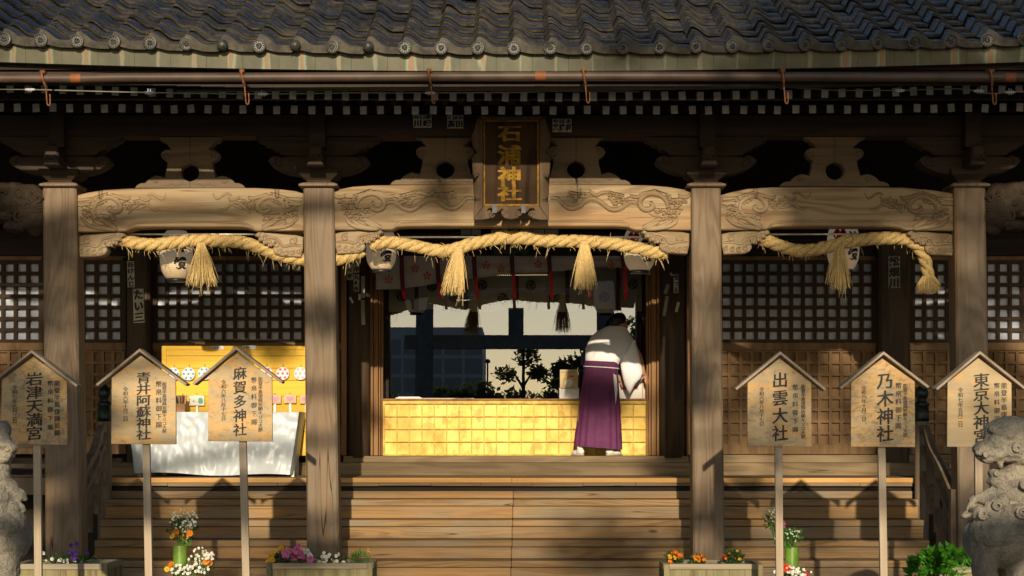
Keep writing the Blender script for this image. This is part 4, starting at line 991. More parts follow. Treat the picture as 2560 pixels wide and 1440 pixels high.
def crest(px, py):
    mb = MB(); c = W(px, py, Yg); r = 13*Yg/F
    mb.lathe((c.x, Yg - .046, c.z), [(r, 0), (r, .002), (r*.92, .002)], 26, 'y')
    o = build('round_crest', mb, M['crest'], GC)
    mb = MB()
    for k in range(3):
        a = 2*PI*k/3 + .6; n = 12
        pts = [(c.x + r*q*math.cos(a + t), Yg - .049, c.z + r*q*math.sin(a + t)) for q, t in [(.22 + .55*i/11, 2.0*i/11) for i in range(12)]]
        mb.tube(pts, [.0015 + r*.07*(i/11) for i in range(12)], 5, .3)
    build('comma_lines', mb, M['greycloth'], o)
for px, py in ((1005, 742), (1080, 716), (1136, 742), (1206, 713), (1257, 746), (1327, 714), (1385, 744), (1455, 715), (1510, 743), (1582, 711)): crest(px, py)
for px in (1042, 1166, 1292, 1418, 1545):
    mb = MB(); mb.grid(lambda u, v: (X(px - 5 + 10*u, Yg), Yg - .05, Z(650 + 128*v, Yg)), 1, 6); build('ribbon', mb, M['maroon'], GC, True)

# ================================================================ GOLD COUNTER and what stands on it
YG = 20.4
GCN = thing('gold_counter', (X(1288, YG), YG, Z(1140, YG)), 'counter front covered with square gold leaf panels below the shop window', 'counter')
mb = MB(); mb.box(X(955, YG), X(1621, YG), YG + .03, YG + .06, Z(1139.5, YG), Z(1002, YG)); build('gold_panel', mb, M['gold'], GCN)
mb = MB(); a0, a1, b0, b1 = X(961, YG), X(1615, YG), Z(1136, YG), Z(1009, YG)
for i in range(22): x = a0 + (a1-a0)*i/21; mb.box(x-.006, x+.006, YG + .003, YG + .031, b0, b1)
for j in range(5): z = b0 + (b1-b0)*j/4; mb.box(a0, a1, YG, YG + .0305, z-.006, z+.006)
mb.box(X(955, YG), a0, YG - .006, YG + .0305, Z(1139.5, YG), Z(1002, YG)); mb.box(a1, X(1621, YG), YG - .006, YG + .0305, Z(1139.5, YG), Z(1002, YG)); mb.box(a0, a1, YG - .005, YG + .0302, b1, Z(1002, YG)); mb.box(a0, a1, YG - .005, YG + .0302, Z(1139.5, YG), b0)
build('muntin_grid', mb, M['goldbar'], GCN, bevel=.002)
mb = MB(); mb.box(X(952, YG), X(1624, YG), YG - .02, YG + .42, Z(1001.5, YG), Z(996.5, YG)); build('counter_top', mb, M['frame'], GCN, bevel=.004)
ZC = Z(996.5, YG) + .001
Yb = 20.55
PB = thing('poster_stand', (X(1422, Yb), Yb, ZC), 'tan poster in a low white stand on the counter left of the person', 'poster')
mb = MB(); mb.box(X(1400, Yb), X(1445, Yb), Yb, Yb + .02, Z(970, Yb), Z(924, Yb)); o = build('poster', mb, M['poster'], PB)
mb = MB(); mb.disc((X(1422, Yb), Yb - .002, Z(957, Yb)), .045, 20); build('white_patch', mb, M['ema'], o)
mb = MB()
for i, (a, b, y) in enumerate(((1403, 1440, 930), (1405, 1438, 935))):
    for k in range(9): char(mb, 'おみくじをどうぞ下'[k], X(a + (b-a)*(k+.5)/9, Yb), Yb - .002, Z(y, Yb), .016, .016, vert=0)
    break
build('lettering', mb, M['glyph'], o)
mb = MB(); mb.box(X(1411, Yb), X(1420, Yb), Yb - .003, Yb - .001, Z(946, Yb), Z(940, Yb)); build('yellow_mark', mb, M['p_yellow'], o)
mb = MB(); mb.box(X(1424, Yb), X(1436, Yb), Yb - .003, Yb - .001, Z(942, Yb), Z(939, Yb)); build('red_mark', mb, M['red'], o)
mb = MB(); x0, x1 = X(1398, Yb), X(1447, Yb); y0 = Yb - .08
mb.box(x0, x1, y0, y0 + .012, ZC, Z(972, Yb)); mb.box(x0, x0 + .012, y0 + .013, Yb + .06, ZC, Z(970, Yb)); mb.box(x1 - .012, x1, y0 + .013, Yb + .06, ZC, Z(970, Yb)); mb.box(x0, x1, Yb + .061, Yb + .07, ZC, Z(970, Yb))
build('white_stand', mb, M['card'], PB, bevel=.002)
WB = thing('offering_box', (X(1580, Yb), Yb, ZC), 'white box with red marks on the counter right of the person', 'box')
mb = MB(); x0, x1, zt = X(1541, Yb), X(1605, Yb), Z(944, Yb); mb.box(x0, x1, Yb - .02, Yb + .12, ZC, zt); mb.box(x0 - .004, x1 + .004, Yb - .024, Yb + .124, zt, zt + .012); build('box_body', mb, M['card'], WB, bevel=.003)
mb = MB()
for ch, a in zip('災害募金', (1556, 1566, 1578, 1590)): char(mb, ch, X(a, Yb), Yb - .022, Z(970, Yb), .045, .045, bold=.03)
build('red_lettering', mb, M['red'], WB)
TB = tag(build('tan_board', MB().box(X(1606, Yb), X(1618, Yb), Yb + .0, Yb + .03, ZC, Z(945, Yb)), M['emawood']), 'narrow tan board standing at the right end of the counter', 'board')
mb = MB(); mb.box(X(990, Yb), X(1056, Yb), Yb - .06, Yb + .12, ZC, ZC + .012); mb.box(X(1058, Yb), X(1185, Yb), Yb - .05, Yb + .12, ZC, ZC + .006); mb.box(X(996, Yb), X(1050, Yb), Yb - .05, Yb + .11, ZC + .012, ZC + .022)
tag(build('paper_sheets', mb, M['card']), 'loose paper sheets lying on the left end of the counter', 'papers')

# ================================================================ PERSON at the counter
YPn = 20.12
PE = thing('person', (X(1500, YPn), YPn, Z(1139.5, 20.0)), 'person in white kimono top and purple pleated trousers bending over the counter, seen from behind', 'person')
p = lambda a, b, Y: W(a, b, Y)
mb = MB()
mb.ball(p(1548, 812, 20.52), (.084, .098, .118), 16, rot=Euler((-.5, .25, 0)))
mb.ball(p(1554, 824, 20.57), (.062, .06, .07), 12, rot=Euler((-.5, .2, 0)))           # face and jaw
for s, a in ((1, 1567), (-1, 1529)): mb.ball(p(a, 817, 20.49), (.014, .022, .034), 10)   # ears
mb.ball(p(1551, 822, 20.655), (.014, .03, .018), 8)                                    # nose
mb.tube([p(1543, 836, 20.42), p(1545, 822, 20.48)], [.06, .055], 12)
mb.tube([p(1503, 925, 20.15), p(1520, 880, 20.28), p(1540, 842, 20.42)], [.12, .13, .10], 14)
mb.tube([p(1572, 850, 20.38), p(1598, 895, 20.32), p(1607, 928, 20.36), p(1611, 937, 20.38)], [.05, .042, .03, .024], 10)
mb.tube([p(1500, 850, 20.40), p(1505, 900, 20.52), p(1538, 938, 20.50), p(1549, 944, 20.48)], [.05, .042, .03, .024], 10)
for hx, hy, Y, d in ((1612, 939, 20.385, 1), (1551, 946, 20.475, 1)):
    c = p(hx, hy, Y); mb.ball(c + Vector((.012, 0, -.018)), (.03, .018, .04), 10, rot=Euler((0, -.5, 0)))
    for k, (ox, ln) in enumerate(((-.02, .05), (-.006, .062), (.008, .065), (.021, .055))):
        s = c + Vector((.012 + ox*.7, -.006, -.045 + ox*.4)); mb.tube([s, s + Vector((.012, -.006, -ln*.55)), s + Vector((.016, .012, -ln))], [.0095, .009, .0075], 8)
    s = c + Vector((-.012, .004, -.012)); mb.tube([s, s + Vector((-.022, -.008, -.02)), s + Vector((-.024, -.004, -.045))], [.011, .0095, .008], 8)
for fx, fy, Y in ((1452, 1122, 20.10), (1522, 1124, 20.14)):
    mb.tube([p(1500 + (fx-1490)*.5, 950, 20.16), p(fx + 4, 1040, 20.15), p(fx, fy - 6, Y), p(fx - 2, fy + 10, Y + .03)], [.085, .06, .042, .035], 10)
r = remesh(mb, .008, 1); build('body', r, M['skin'], PE, True)
mb = MB(); mb.ball(p(1543, 804, 20.50), (.090, .105, .098), 20, rot=Euler((-.5, .25, 0)))
mb.ball(p(1538, 808, 20.47), (.074, .065, .072), 14); mb.ball(p(1550, 799, 20.54), (.072, .09, .08), 14)
r = remesh(mb, .010, 1, .006, 30); build('hair', r, M['hair'], PE, True)
def ering(l, rgt, py, Y, dep, n=40, pl=0.0, k=14, tilt=0.0, seed=0):
    xc = X((l+rgt)/2, Y); w = (X(rgt, Y) - X(l, Y))/2; out = []
    for i in range(n):
        a = 2*PI*i/n; m = 1 + pl*math.cos(k*a + .6) ; ww = 1 + .02*noise.noise(Vector((math.cos(a)*2, math.sin(a)*2 + seed, py*.04)))
        out.append((xc + w*m*ww*math.copysign(abs(math.cos(a))**.85, math.cos(a)), Y + dep*m*ww*math.copysign(abs(math.sin(a))**.85, math.sin(a)), Z(py + tilt*math.cos(a), Y)))
    return out
mb = MB()
mb.rings([ering(*a) for a in ((1470, 1540, 925, 20.15, .12), (1466, 1545, 915, 20.15, .135), (1463, 1553, 896, 20.19, .155), (1464, 1570, 876, 20.25, .165), (1469, 1582, 858, 20.33, .155), (1477, 1580, 842, 20.40, .135), (1492, 1572, 829, 20.44, .11), (1510, 1564, 819, 20.47, .085), (1520, 1557, 815, 20.485, .065))])
Kt = build('kimono_top', mb, M['kimono'], PE, True)
mb = MB()
mb.rings([ering(a, b, c, Y, d, 28, seed=3) for a, b, c, Y, d in ((1560, 1580, 843, 20.36, .04), (1554, 1590, 860, 20.34, .065), (1550, 1598, 888, 20.31, .07), (1551, 1604, 915, 20.29, .065), (1554, 1607, 933, 20.28, .06), (1557, 1602, 946, 20.28, .05), (1561, 1588, 960, 20.28, .04), (1567, 1581, 974, 20.28, .03), (1572, 1576, 983, 20.28, .015))])
build('right_sleeve', mb, M['kimono'], PE, True)
mb = MB(); mb.rings([ering(a, b, c, Y, d, 24, seed=5) for a, b, c, Y, d in ((1474, 1500, 850, 20.42, .04), (1464, 1500, 872, 20.42, .06), (1464, 1505, 905, 20.42, .05), (1466, 1512, 930, 20.44, .04), (1472, 1500, 945, 20.44, .02))]); build('left_sleeve', mb, M['kimono'], PE, True)
mb = MB(); H_ = []
for i in range(15):
    v = i/14; l = 1464 - 28*v**.9; rg = 1543 + 11*v**.8; H_.append(ering(l, rg, 905 + 214*v, 20.15 - .02*v, .14 + .045*v, 112, .004 + .035*v, 16, 5*v))
mb.rings(H_, cap=False); build('pleated_trousers', mb, M['hakama'], PE, True)
mb = MB(); mb.rings([ering(1462, 1544, 904, 20.15, .142, 40, 0, 1, 2), ering(1460, 1546, 907, 20.15, .146, 40, 0, 1, 2), ering(1460, 1547, 920, 20.15, .149, 40, 0, 1, 2), ering(1462, 1545, 922, 20.15, .144, 40, 0, 1, 2)], cap=False); build('waistband', mb, M['hakama'], PE, True)
mb = MB(); c = ering(1459.5, 1547, 919, 20.15, .152, 40, 0, 1, 3); mb.tube(c + [c[0]], .006, 6); build('waist_cord', mb, M['kimono'], PE, True)
mb = MB(); mb.add([W(1533, 934, 19.985), W(1541, 938, 20.03), W(1544, 975, 20.03), W(1539, 1012, 19.97)], [(0, 1, 2, 3)]); mb.add([W(1533, 934, 19.99), W(1541, 938, 20.035), W(1544, 975, 20.035), W(1539, 1012, 19.975)], [(3, 2, 1, 0)])
build('side_slit_lining', mb, M['kimono'], PE, normals=False)
for fx, Y, ang in ((1450, 20.08, .5), (1527, 20.10, -.9)):
    z0 = Z(1139.5, 20.0); mb = MB(); c = Vector((X(fx, Y), Y, z0))
    Rm = Matrix.Rotation(ang, 3, 'Z')
    def ball2(o, rd, mbx, mi=0): mbx.ball(c + Rm @ Vector(o), rd, 14, mi, Euler((0, 0, ang)))
    ball2((0, -.01, .045), (.04, .058, .036), mb); ball2((0, .07, .035), (.042, .09, .028), mb); ball2((0, 0, .085), (.034, .04, .05), mb)
    r = remesh(mb, .008, 2); B = build('tabi_sock', r, M['ema'], PE, True)
    mb = MB(); R = []
    for h, k in ((.002, .97), (.004, 1.0), (.018, 1.0), (.02, .97)):
        R.append([tuple(c + Rm @ Vector((.048*k*math.cos(2*PI*i/24), .05 + .118*k*math.sin(2*PI*i/24), h))) for i in range(24)])
    mb.rings(R); build('sandal_sole', mb, M['sole'], B)

# small fittings above the entrance
Yo = 19.88
mb = MB(); h = [(0, 598), (14, 600), (24, 606), (40, 612), (46, 622), (42, 632), (30, 636), (20, 630), (10, 634), (0, 644)]
mb.prismb(mirror_half(h, 1278, Yo), Yo, Yo + .06, .012)
for s_ in (-1, 1):
    for a, b, r_ in ((14, 614, .04), (30, 622, .04)): curl(mb, 1278 + s_*a, b, Yo, r_, s_, 1.3, .008)
P('carved_leaf_ornament', mb, M['greenwood'])
for a, b in ((1152, 1178), (1180, 1202), (1228, 1272), (1276, 1296), (1300, 1330), (1332, 1360), (1362, 1396)): sticker(a, b, 574, 587, 19.89, '', mat='tancard')
LS = thing('light_strip', W(1305, 687, 21.1), 'short string of tiny warm lights inside the hall behind the window', 'lights')
mb = MB(); mb.tube([W(1243, 688, 21.1), W(1367, 687, 21.1)], .004, 5); build('strip_wire', mb, M['glyph'], LS)
mb = MB()
for i in range(26): mb.ball(W(1244 + i*4.9, 688 - i*.04, 21.095), (.006, .005, .005), 6)
build('lamp_beads', mb, M['warmlamp'], LS)['kind'] = 'stuff'
# ================================================================ WOODEN NAME SIGNS on posts
YS = 14.5
def sign(label, bx0, bx1, by, pk, rl, rr_, post, main, cols):
    """cols: list of (text, x, y first, y last, size)"""
    A = thing('wooden_sign', (X(post[0], YS), YS, 0), label, 'sign', 'house shaped wooden signs in front of the steps')
    mb = MB(); w = 9.2*YS/F; zt = Z(by - 40, YS)
    xt, xb2 = X(post[0], YS), X(post[1], YS); xg = xt + (xb2 - xt) * (zt / (zt - Z(1430, YS)))
    mb.hexa([(xg-w, YS+.03, 0), (xg+w, YS+.03, 0), (xg+w, YS+.075, 0), (xg-w, YS+.075, 0)], [(xt-w, YS+.03, zt), (xt+w, YS+.03, zt), (xt+w, YS+.075, zt), (xt-w, YS+.075, zt)])
    build('post', mb, M['post'], A, bevel=.003)
    ey = by - 156
    ly = rl[1] - (rl[1]-pk[1]) * (bx0 - rl[0]) / (pk[0] - rl[0]); ry = rr_[1] - (rr_[1]-pk[1]) * (rr_[0] - bx1) / (rr_[0] - pk[0])
    mb = MB(); mb.prismb([(X(a, YS), Z(b, YS)) for a, b in ((bx0, by), (bx1, by + 1), (bx1 - 1, ry + 4), (pk[0], pk[1] + 9), (bx0 + 1, ly + 4))], YS, YS + .028, .003)
    B = build('board', mb, M['sign'], A)
    for (ex, eyy) in (rl, rr_):
        p = Vector((X(ex, YS), 0, Z(eyy, YS))); q = Vector((X(pk[0], YS), 0, Z(pk[1], YS))); d = (q - p).normalized(); nrm = Vector((-d.z, 0, d.x)); nrm = nrm if nrm.z > 0 else -nrm
        q2 = q + d * .004; th = nrm * .020
        a = [p, q2, q2 + Vector((0, 0, .024)), p + th]
        mb = MB(); mb.hexa([(v.x, YS - .055, v.z) for v in a], [(v.x, YS + .115, v.z) for v in a]); build('roof_plank', mb, M['signroof'], A, bevel=.003)
    mb = MB(); t, x, ya, yb, sz = main
    for i, ch in enumerate(t):
        y = ya + (yb-ya)*i/(len(t)-1); s = sz*YS/F
        char(mb, ch, X(x, YS), YS - .0015, Z(y, YS), s, min(s, (yb-ya)/(len(t)-1)*YS/F*1.04), bold=.010, vert=.015, slant=.10, wob=.03)
    build('brush_lettering', mb, M['ink'], B)
    for t, x, ya, yb, sz in cols:
        mb = MB(); s = sz*YS/F
        for i, ch in enumerate(t):
            y = ya + (yb-ya)*i/(len(t)-1); char(mb, ch, X(x, YS), YS - .0015, Z(y, YS), s, s*min(1, abs(yb-ya)/(len(t)-1)/sz*1.05), bold=.006, vert=.012, slant=.08, wob=.02)
        build('column_lettering', mb, M['ink'], B)
n1, n2, n3 = '幣帛料御下賜', '能登半島復興祈願キリコ大祭', '能登半島復興祈願'
sign('dim weathered sign with five large characters at the far left behind the stone lion dog', 3, 168, 1111, (83, 883), (-24, 967), (194, 968), (89, 92), ('岩津天満宮', 86, 947, 1083, 43), [(n1, 126, 958, 1068, 15), (n3, 143, 958, 1082, 16), ('令和七年五月二日', 37, 968, 1052, 14)])
sign('bright sign with six large characters standing left of the white table cloth', 278, 440, 1110, (352, 880), (247, 966), (466, 965), (362, 369), ('青井阿蘇神社', 359, 944, 1086, 38), [(n1, 397, 960, 1062, 16), (n2, 411, 960, 1078, 12), ('令和六年十月二日', 314, 973, 1048, 14)])
sign('badly stained sign with five large characters in front of the white cloth', 520, 681, 1103, (593, 875), (488, 963), (705, 959), (604, 613), ('麻賀多神社', 600, 933, 1074, 34), [(n1, 635, 950, 1055, 15), (n2, 651, 948, 1074, 12), ('令和六年八月十七日', 559, 955, 1046, 13)])
sign('pale sign with four large characters next to the right middle pillar', 1868, 2029, 1116, (1949, 887), (1840, 976), (2059, 977), (1948, 1951), ('出雲大社', 1950, 950, 1083, 41), [(n1, 1988, 968, 1074, 15), (n2, 2008, 966, 1092, 12), ('令和六年八月十七日', 1904, 973, 1060, 13)])
sign('yellowish sign with four large characters beside the right newel post', 2127, 2288, 1117, (2206, 887), (2100, 974), (2316, 971), (2206, 2212), ('乃木神社', 2213, 952, 1084, 43), [(n1, 2246, 964, 1065, 16), (n2, 2263, 964, 1088, 12), ('令和六年十月二日', 2160, 970, 1047, 14)])
sign('sign with five large characters at the far right partly hidden by the stone lion dog', 2368, 2530, 1117, (2446, 886), (2340, 976), (2556, 974), (2449, 2452), ('東京大神宮', 2453, 950, 1090, 41), [(n1, 2492, 964, 1068, 15), (n3, 2510, 964, 1090, 16), ('令和七年五月二日', 2401, 975, 1062, 14)])

# ================================================================ TABLE, CLOTH, DISPLAY BOARD, TABLETS
YT = 19.08; zt = Z(1031, YT)
TBL = thing('folding_table', (X(540, YT), YT, ZF), 'folding table under a white plastic sheet in the left bay', 'table')
mb = MB(); mb.box(X(330, YT), X(742, YT), YT + .03, YT + .5, zt - .03, zt - .004); build('table_top', mb, M['box'], TBL)
for a in (348, 730):
    for y in (YT + .06, YT + .45): mb = MB(); mb.box(X(a, YT) - .016, X(a, YT) + .016, y - .016, y + .016, ZF, zt - .031); build('leg', mb, M['steel'], TBL)
mb = MB()
def cf(u, v):
    l = 318 + 22*v; r_ = 748 - 22*v; px = l + (r_-l)*u; py = 1030 + (1183 + 5*u - 3*math.sin(u*9) - 1030)*v
    w = .014*math.sin(u*31 + 5*v) * v + .03*noise.noise(Vector((u*7, v*3, 4))) * (.2 + v) + .012*noise.noise(Vector((u*30, v*9, 1)))
    return (X(px, YT), YT - .012 - .04*v + w*.8, Z(py, YT))
mb.grid(cf, 90, 24)
fr = [cf(1, j/12) for j in range(13)]; fl_ = [cf(0, j/12) for j in range(13)]
for e, s in ((fr, 1), (fl_, -1)):
    vs = []
    for j, a in enumerate(e):
        for k in range(7): t = k/6; vs.append((a[0] + s*(.030*math.sin(t*PI*2)*j/12 + .01*t), a[1] + t*.5 + .02*j/12, a[2] + .004*math.sin(5*t)))
    mb.add(vs, [(j*7+k, j*7+k+1, (j+1)*7+k+1, (j+1)*7+k) for j in range(12) for k in range(6)])
vs = []
for j in range(8):
    for i in range(31): a = cf(i/30, 0); vs.append((a[0], a[1] + .52*j/7, a[2] + .001))
mb.add(vs, [(j*31+i, j*31+i+1, (j+1)*31+i+1, (j+1)*31+i) for j in range(7) for i in range(30)])
tag(build('table_cloth', mb, M['sheet'], None, True), 'wrinkled white plastic sheet draped over the folding table', 'table cloth')
YD = 19.62
BD = thing('display_board', (X(590, YD), YD, ZF), 'yellow wooden display board behind the white table in the left bay', 'board')
edges = [867, 890, 921, 952, 991, 1032, 1080, 1140]
mb = MB()
for a, b in zip(edges[:-1], edges[1:]): mb.box(X(416, YD), X(764, YD), YD + rs.uniform(0, .002), YD + .02, Z(b, YD) + .004, Z(a, YD))
build('plank_panel', mb, M['yellow'], BD, bevel=.0015)
mb = MB(); mb.box(X(405, YD), X(416, YD), YD - .012, YD + .03, ZF + .002, Z(865, YD)); build('frame_post', mb, M['yellow'], BD)
mb = MB(); mb.box(X(765, YD), X(776, YD), YD - .012, YD + .03, ZF + .002, Z(865, YD)); build('frame_post', mb, M['yellow'], BD)
mb = MB(); mb.box(X(416, YD), X(765, YD), YD - .010, YD + .03, Z(874, YD), Z(865, YD)); build('frame_rail', mb, M['yellow'], BD)
for a, b, y in ((530, 559, 870), (606, 640, 869)):
    mb = MB(); mb.box(X(a, YD), X(b, YD), YD - .014, YD - .0105, Z(y + 4, YD), Z(y - 5, YD)); o = build('price_label', mb, M['card'], BD)
    mb = MB(); [char(mb, c, X(a + (b-a)*(i+.7)/5.4, YD), YD - .015, Z(y, YD), .024, .024, vert=0) for i, c in enumerate('絵馬千円' if a < 600 else '初穂料一')]; build('lettering', mb, M['glyph'], o)
def round_tab(px, py, mat, label):
    A = thing('round_tablet', (X(px, YD), YD, Z(py, YD)), label, 'votive tablet', 'round dotted tablets on the yellow board'); r = 16.3*YD/F
    mb = MB(); mb.lathe((X(px, YD), YD - .045, Z(py, YD)), [(r*.97, 0), (r, .003), (r, .016), (r*.97, .018)], 30, 'y'); o = build('tablet_face', mb, M['ema'], A)
    mb = MB(); c = (X(px, YD), YD - .0462, Z(py, YD))
    for dx, dz in ((0, 0), (.36, .62), (-.36, .62), (.72, 0), (-.72, 0), (.36, -.62), (-.36, -.62)): mb.disc((c[0] + dx*r, c[1], c[2] + dz*r), r*.20, 14)
    build('dots', mb, M[mat], o)
    mb = MB(); mb.tube([(c[0], YD - .036, c[2] + r), (c[0] + .006, YD - .03, c[2] + r + .02), (c[0], YD - .002, c[2] + r + .03)], .003, 5); build('hook', mb, M['box'], A)
round_tab(435, 935, 'blue', 'leftmost blue dotted round tablet, its left side behind the sign roof'); round_tab(473, 935, 'blue', 'fully visible blue dotted round tablet between two sign roofs'); round_tab(512, 934, 'blue', 'rightmost blue dotted round tablet, cut by the roof of the stained sign')
round_tab(667, 933, 'pink', 'dark pink dotted round tablet half hidden by a sign roof'); round_tab(708, 934, 'pink', 'fully visible dark pink dotted round tablet left of the pillar'); round_tab(752, 934, 'lightpink', 'pale pink dotted round tablet cut by the pillar edge')
def ema(px, py, w, h, label, heart=True):
    Y = YD - .05; A = thing('votive_tablet', (X(px, Y), Y, Z(py, Y)), label, 'votive tablet', 'small house shaped tablets on stands')
    a = lambda dx, dy: (X(px + dx, Y), Z(py + dy, Y))
    mb = MB(); mb.prismb([a(-w, h), a(w, h), a(w, -h*.8), a(0, -h*1.05), a(-w, -h*.8)], Y, Y + .014, .002); o = build('tablet_face', mb, M['emawood' if heart else 'ema'], A)
    if heart:
        mb = MB(); pts = [a(w*.62*16*math.sin(t)**3/16, -h*.62*(13*math.cos(t) - 5*math.cos(2*t) - 2*math.cos(3*t) - math.cos(4*t))/14) for t in [2*PI*i/40 for i in range(40)]]
        mb.add([(x, Y - .002, z) for x, z in pts], [tuple(range(40))]); build('heart_print', mb, M['heart'], o)
    else:
        mb = MB(); pts = [a(w*(.5 + .32*math.cos(t)), h*(.05 - .6*math.sin(t)) if math.sin(t) > 0 else h*(.05 - .55*max(-1, 1.6*math.sin(t)))) for t in [2*PI*i/24 for i in range(24)]]
        mb.add([(x, Y - .002, z) for x, z in pts], [tuple(range(24))]); build('green_print', mb, M['green'], o)
        mb = MB(); 
        for dx, dy, r in ((-.55, .15, .011), (-.35, .25, .014), (-.15, .3, .009), (-.4, 0, .008)): mb.disc((X(px + dx*w, Y), Y - .002, Z(py + dy*h, Y)), r, 10)
        build('grey_print', mb, M['concrete'], o)
    mb = MB(); mb.box(X(px, Y) - .012, X(px, Y) + .012, Y + .015, Y + .03, Z(1031, YT) + .003, Z(py, Y)); build('stand', mb, M['steel'], A)
    mb = MB(); mb.tube([(X(px, Y), Y + .006, Z(py - h, Y)), (X(px, Y) + .012, Y + .002, Z(py - h - 3, Y)), (X(px, Y) - .008, Y, Z(py - h - 4, Y)), (X(px, Y), Y + .006, Z(py - h, Y))], .003, 5); build('cord', mb, M['red'], A)
ema(492, 1001, 19, 13, 'white tablet with a green print between the two left signs', False)
ema(687, 998, 15.5, 11, 'pink heart tablet cut by the edge of the stained sign'); ema(725, 997, 15.5, 11, 'fully visible pink heart tablet on a stand'); ema(765, 998, 15.5, 11, 'pink heart tablet half behind the left middle pillar')
Yx = 19.3
PBX = thing('pen_box', (X(452, Yx), Yx, zt), 'brown wooden pen box standing on the white table', 'box')
mb = MB(); x0, x1 = X(437, Yx), X(462, Yx); z1 = Z(1009, Yx); z0 = zt + .003
for b in ((x0, x1, Yx, Yx+.01), (x0, x1, Yx+.09, Yx+.10), (x0, x0+.008, Yx+.0105, Yx+.0895), (x1-.008, x1, Yx+.0105, Yx+.0895)): mb.box(*b, z0, z1)
mb.box(x0, x1, Yx+.101, Yx+.109, z0, Z(988, Yx)); build('box_wall', mb, M['box'], PBX)
for i, m_ in enumerate(('glyph', 'green', 'red', 'card')): mb = MB(); x = x0 + .025 + .022*i; mb.tube([(x, Yx+.03 + .01*i, z0 + .01), (x + .012*(i-1.5), Yx+.05, Z(990 - 3*i, Yx))], .005, 6); build('pen', mb, M[m_], PBX)

# ================================================================ STONE LION DOGS
def lion(label, S_, tx, ty, Y0, items, curls, locks, extra=None):
    mb = MB(); k = 1/3.43; q = lambda zx, zy: (tx + zx*k, ty + zy*k)
    for zx, zy, dy, rx, rz, ry, *ro in items:
        a = q(zx, zy); p_ = W(a[0], a[1], Y0); s = k*Y0/F
        mb.ball((p_.x, Y0 + dy, p_.z), (rx*s, ry, rz*s), 16, rot=Euler((0, math.radians(ro[0]), 0)) if ro else None)
    for pts, w in locks:
        s = k*Y0/F; P3 = spline([W(*q(a, b), Y0) + Vector((0, d, 0)) for a, b, d in pts], 6); n = len(P3)
        mb.tube(P3, [w*s*(.55 + .6*math.sin(PI*min(1, .15 + i/n*.85)))*(1 if i < n*.7 else max(.12, (n-i)/(n*.3))) for i in range(n)], 10, .6)
    r = remesh(mb, .0085, 2, .008, 24)
    A = thing('stone_lion_dog', (S_[0], Y0, 0), label, 'statue', 'pair of stone guardian lion dogs')
    for zx, zy, dy, rad, dirn in curls:
        a = q(zx, zy); p_ = W(a[0], a[1], Y0); s = k*Y0/F; pts = []
        for i in range(18): t = i/17; an = dirn*(1 + 2*PI*1.7*t); w = rad*s*(1 - .8*t); pts.append((p_.x + w*math.cos(an), Y0 + dy, p_.z + w*math.sin(an)))
        r.tube(pts, [.012*(1 - .5*i/17) for i in range(18)], 7)
    o = build('body', r, M['stone'], A, True)
    mb = MB(); zt_ = Z(1440, Y0) - .42; xc = S_[0]
    mb.box(xc - .55, xc + .55, Y0 - .35, Y0 + .95, 0, zt_); mb.box(xc - .62, xc + .62, Y0 - .42, Y0 + 1.02, zt_ + .002, zt_ + .12); build('stone_plinth', mb, M['stone'], A, bevel=.015)
    return A
Y0 = 12.4
lion('large stone lion dog at the lower right with open mouth, facing left', (X(2520, Y0), 0), 2280, 1020, Y0, [
    (830, 190, .10, 205, 115, .17, -14), (900, 260, .14, 210, 190, .2), (770, 215, -.02, 130, 50, .06, 22), (600, 350, .0, 82, 62, .10, -10), (700, 400, .02, 150, 66, .11, -4), (730, 300, .02, 110, 80, .10, 10), (655, 310, .03, 70, 50, .08, -20), (850, 365, .0, 130, 78, .12, -10), (560, 375, -.05, 40, 36, .04), (640, 440, -.02, 60, 34, .08), (960, 420, .05, 120, 90, .14), (640, 390, -.09, 46, 30, .03),
    (840, 445, .03, 140, 22, .10), (750, 490, -.02, 26, 34, .03), (705, 560, .03, 44, 40, .07), (720, 630, .03, 66, 42, .09), (850, 590, .08, 140, 62, .12, 12), (940, 560, .12, 130, 130, .16), (920, 650, .05, 150, 60, .15), (790, 690, .04, 90, 36, .1, 20), (850, 740, .08, 190, 100, .16), (660, 770, .06, 90, 55, .1, -35), (560, 790, .10, 44, 36, .07),
    (570, 905, -.02, 64, 68, .09), (470, 925, .04, 42, 26, .05, -30), (880, 880, -.09, 86, 66, .09), (760, 800, -.05, 64, 74, .08), (690, 830, -.03, 62, 78, .08),
    (790, 1130, .10, 330, 262, .28), (720, 1060, .0, 230, 180, .22), (880, 1000, .05, 240, 200, .24), (620, 1330, .0, 105, 230, .14), (650, 1560, .0, 100, 250, .14), (900, 1400, .12, 130, 330, .2), (900, 1640, .2, 170, 120, .25), (640, 1760, -.03, 140, 60, .2)],
    [(880, 890, -.20, 56, 1), (690, 830, -.14, 46, 1), (570, 905, -.13, 40, -1), (860, 340, -.13, 40, 1), (715, 560, -.05, 22, 1), (600, 395, -.11, 18, -1), (1000, 700, -.1, 60, 1), (930, 640, -.12, 46, -1)],
    [([(630, 800, -.06), (650, 880, -.10), (720, 960, -.15), (770, 1010, -.18), (768, 1085, -.18)], 44), ([(760, 880, -.10), (830, 920, -.14), (820, 1000, -.16), (770, 1075, -.17)], 36), ([(700, 690, 0), (620, 740, .0), (540, 800, .03), (470, 900, .05)], 30), ([(930, 740, -.03), (960, 840, -.08), (1010, 930, -.1)], 44)])
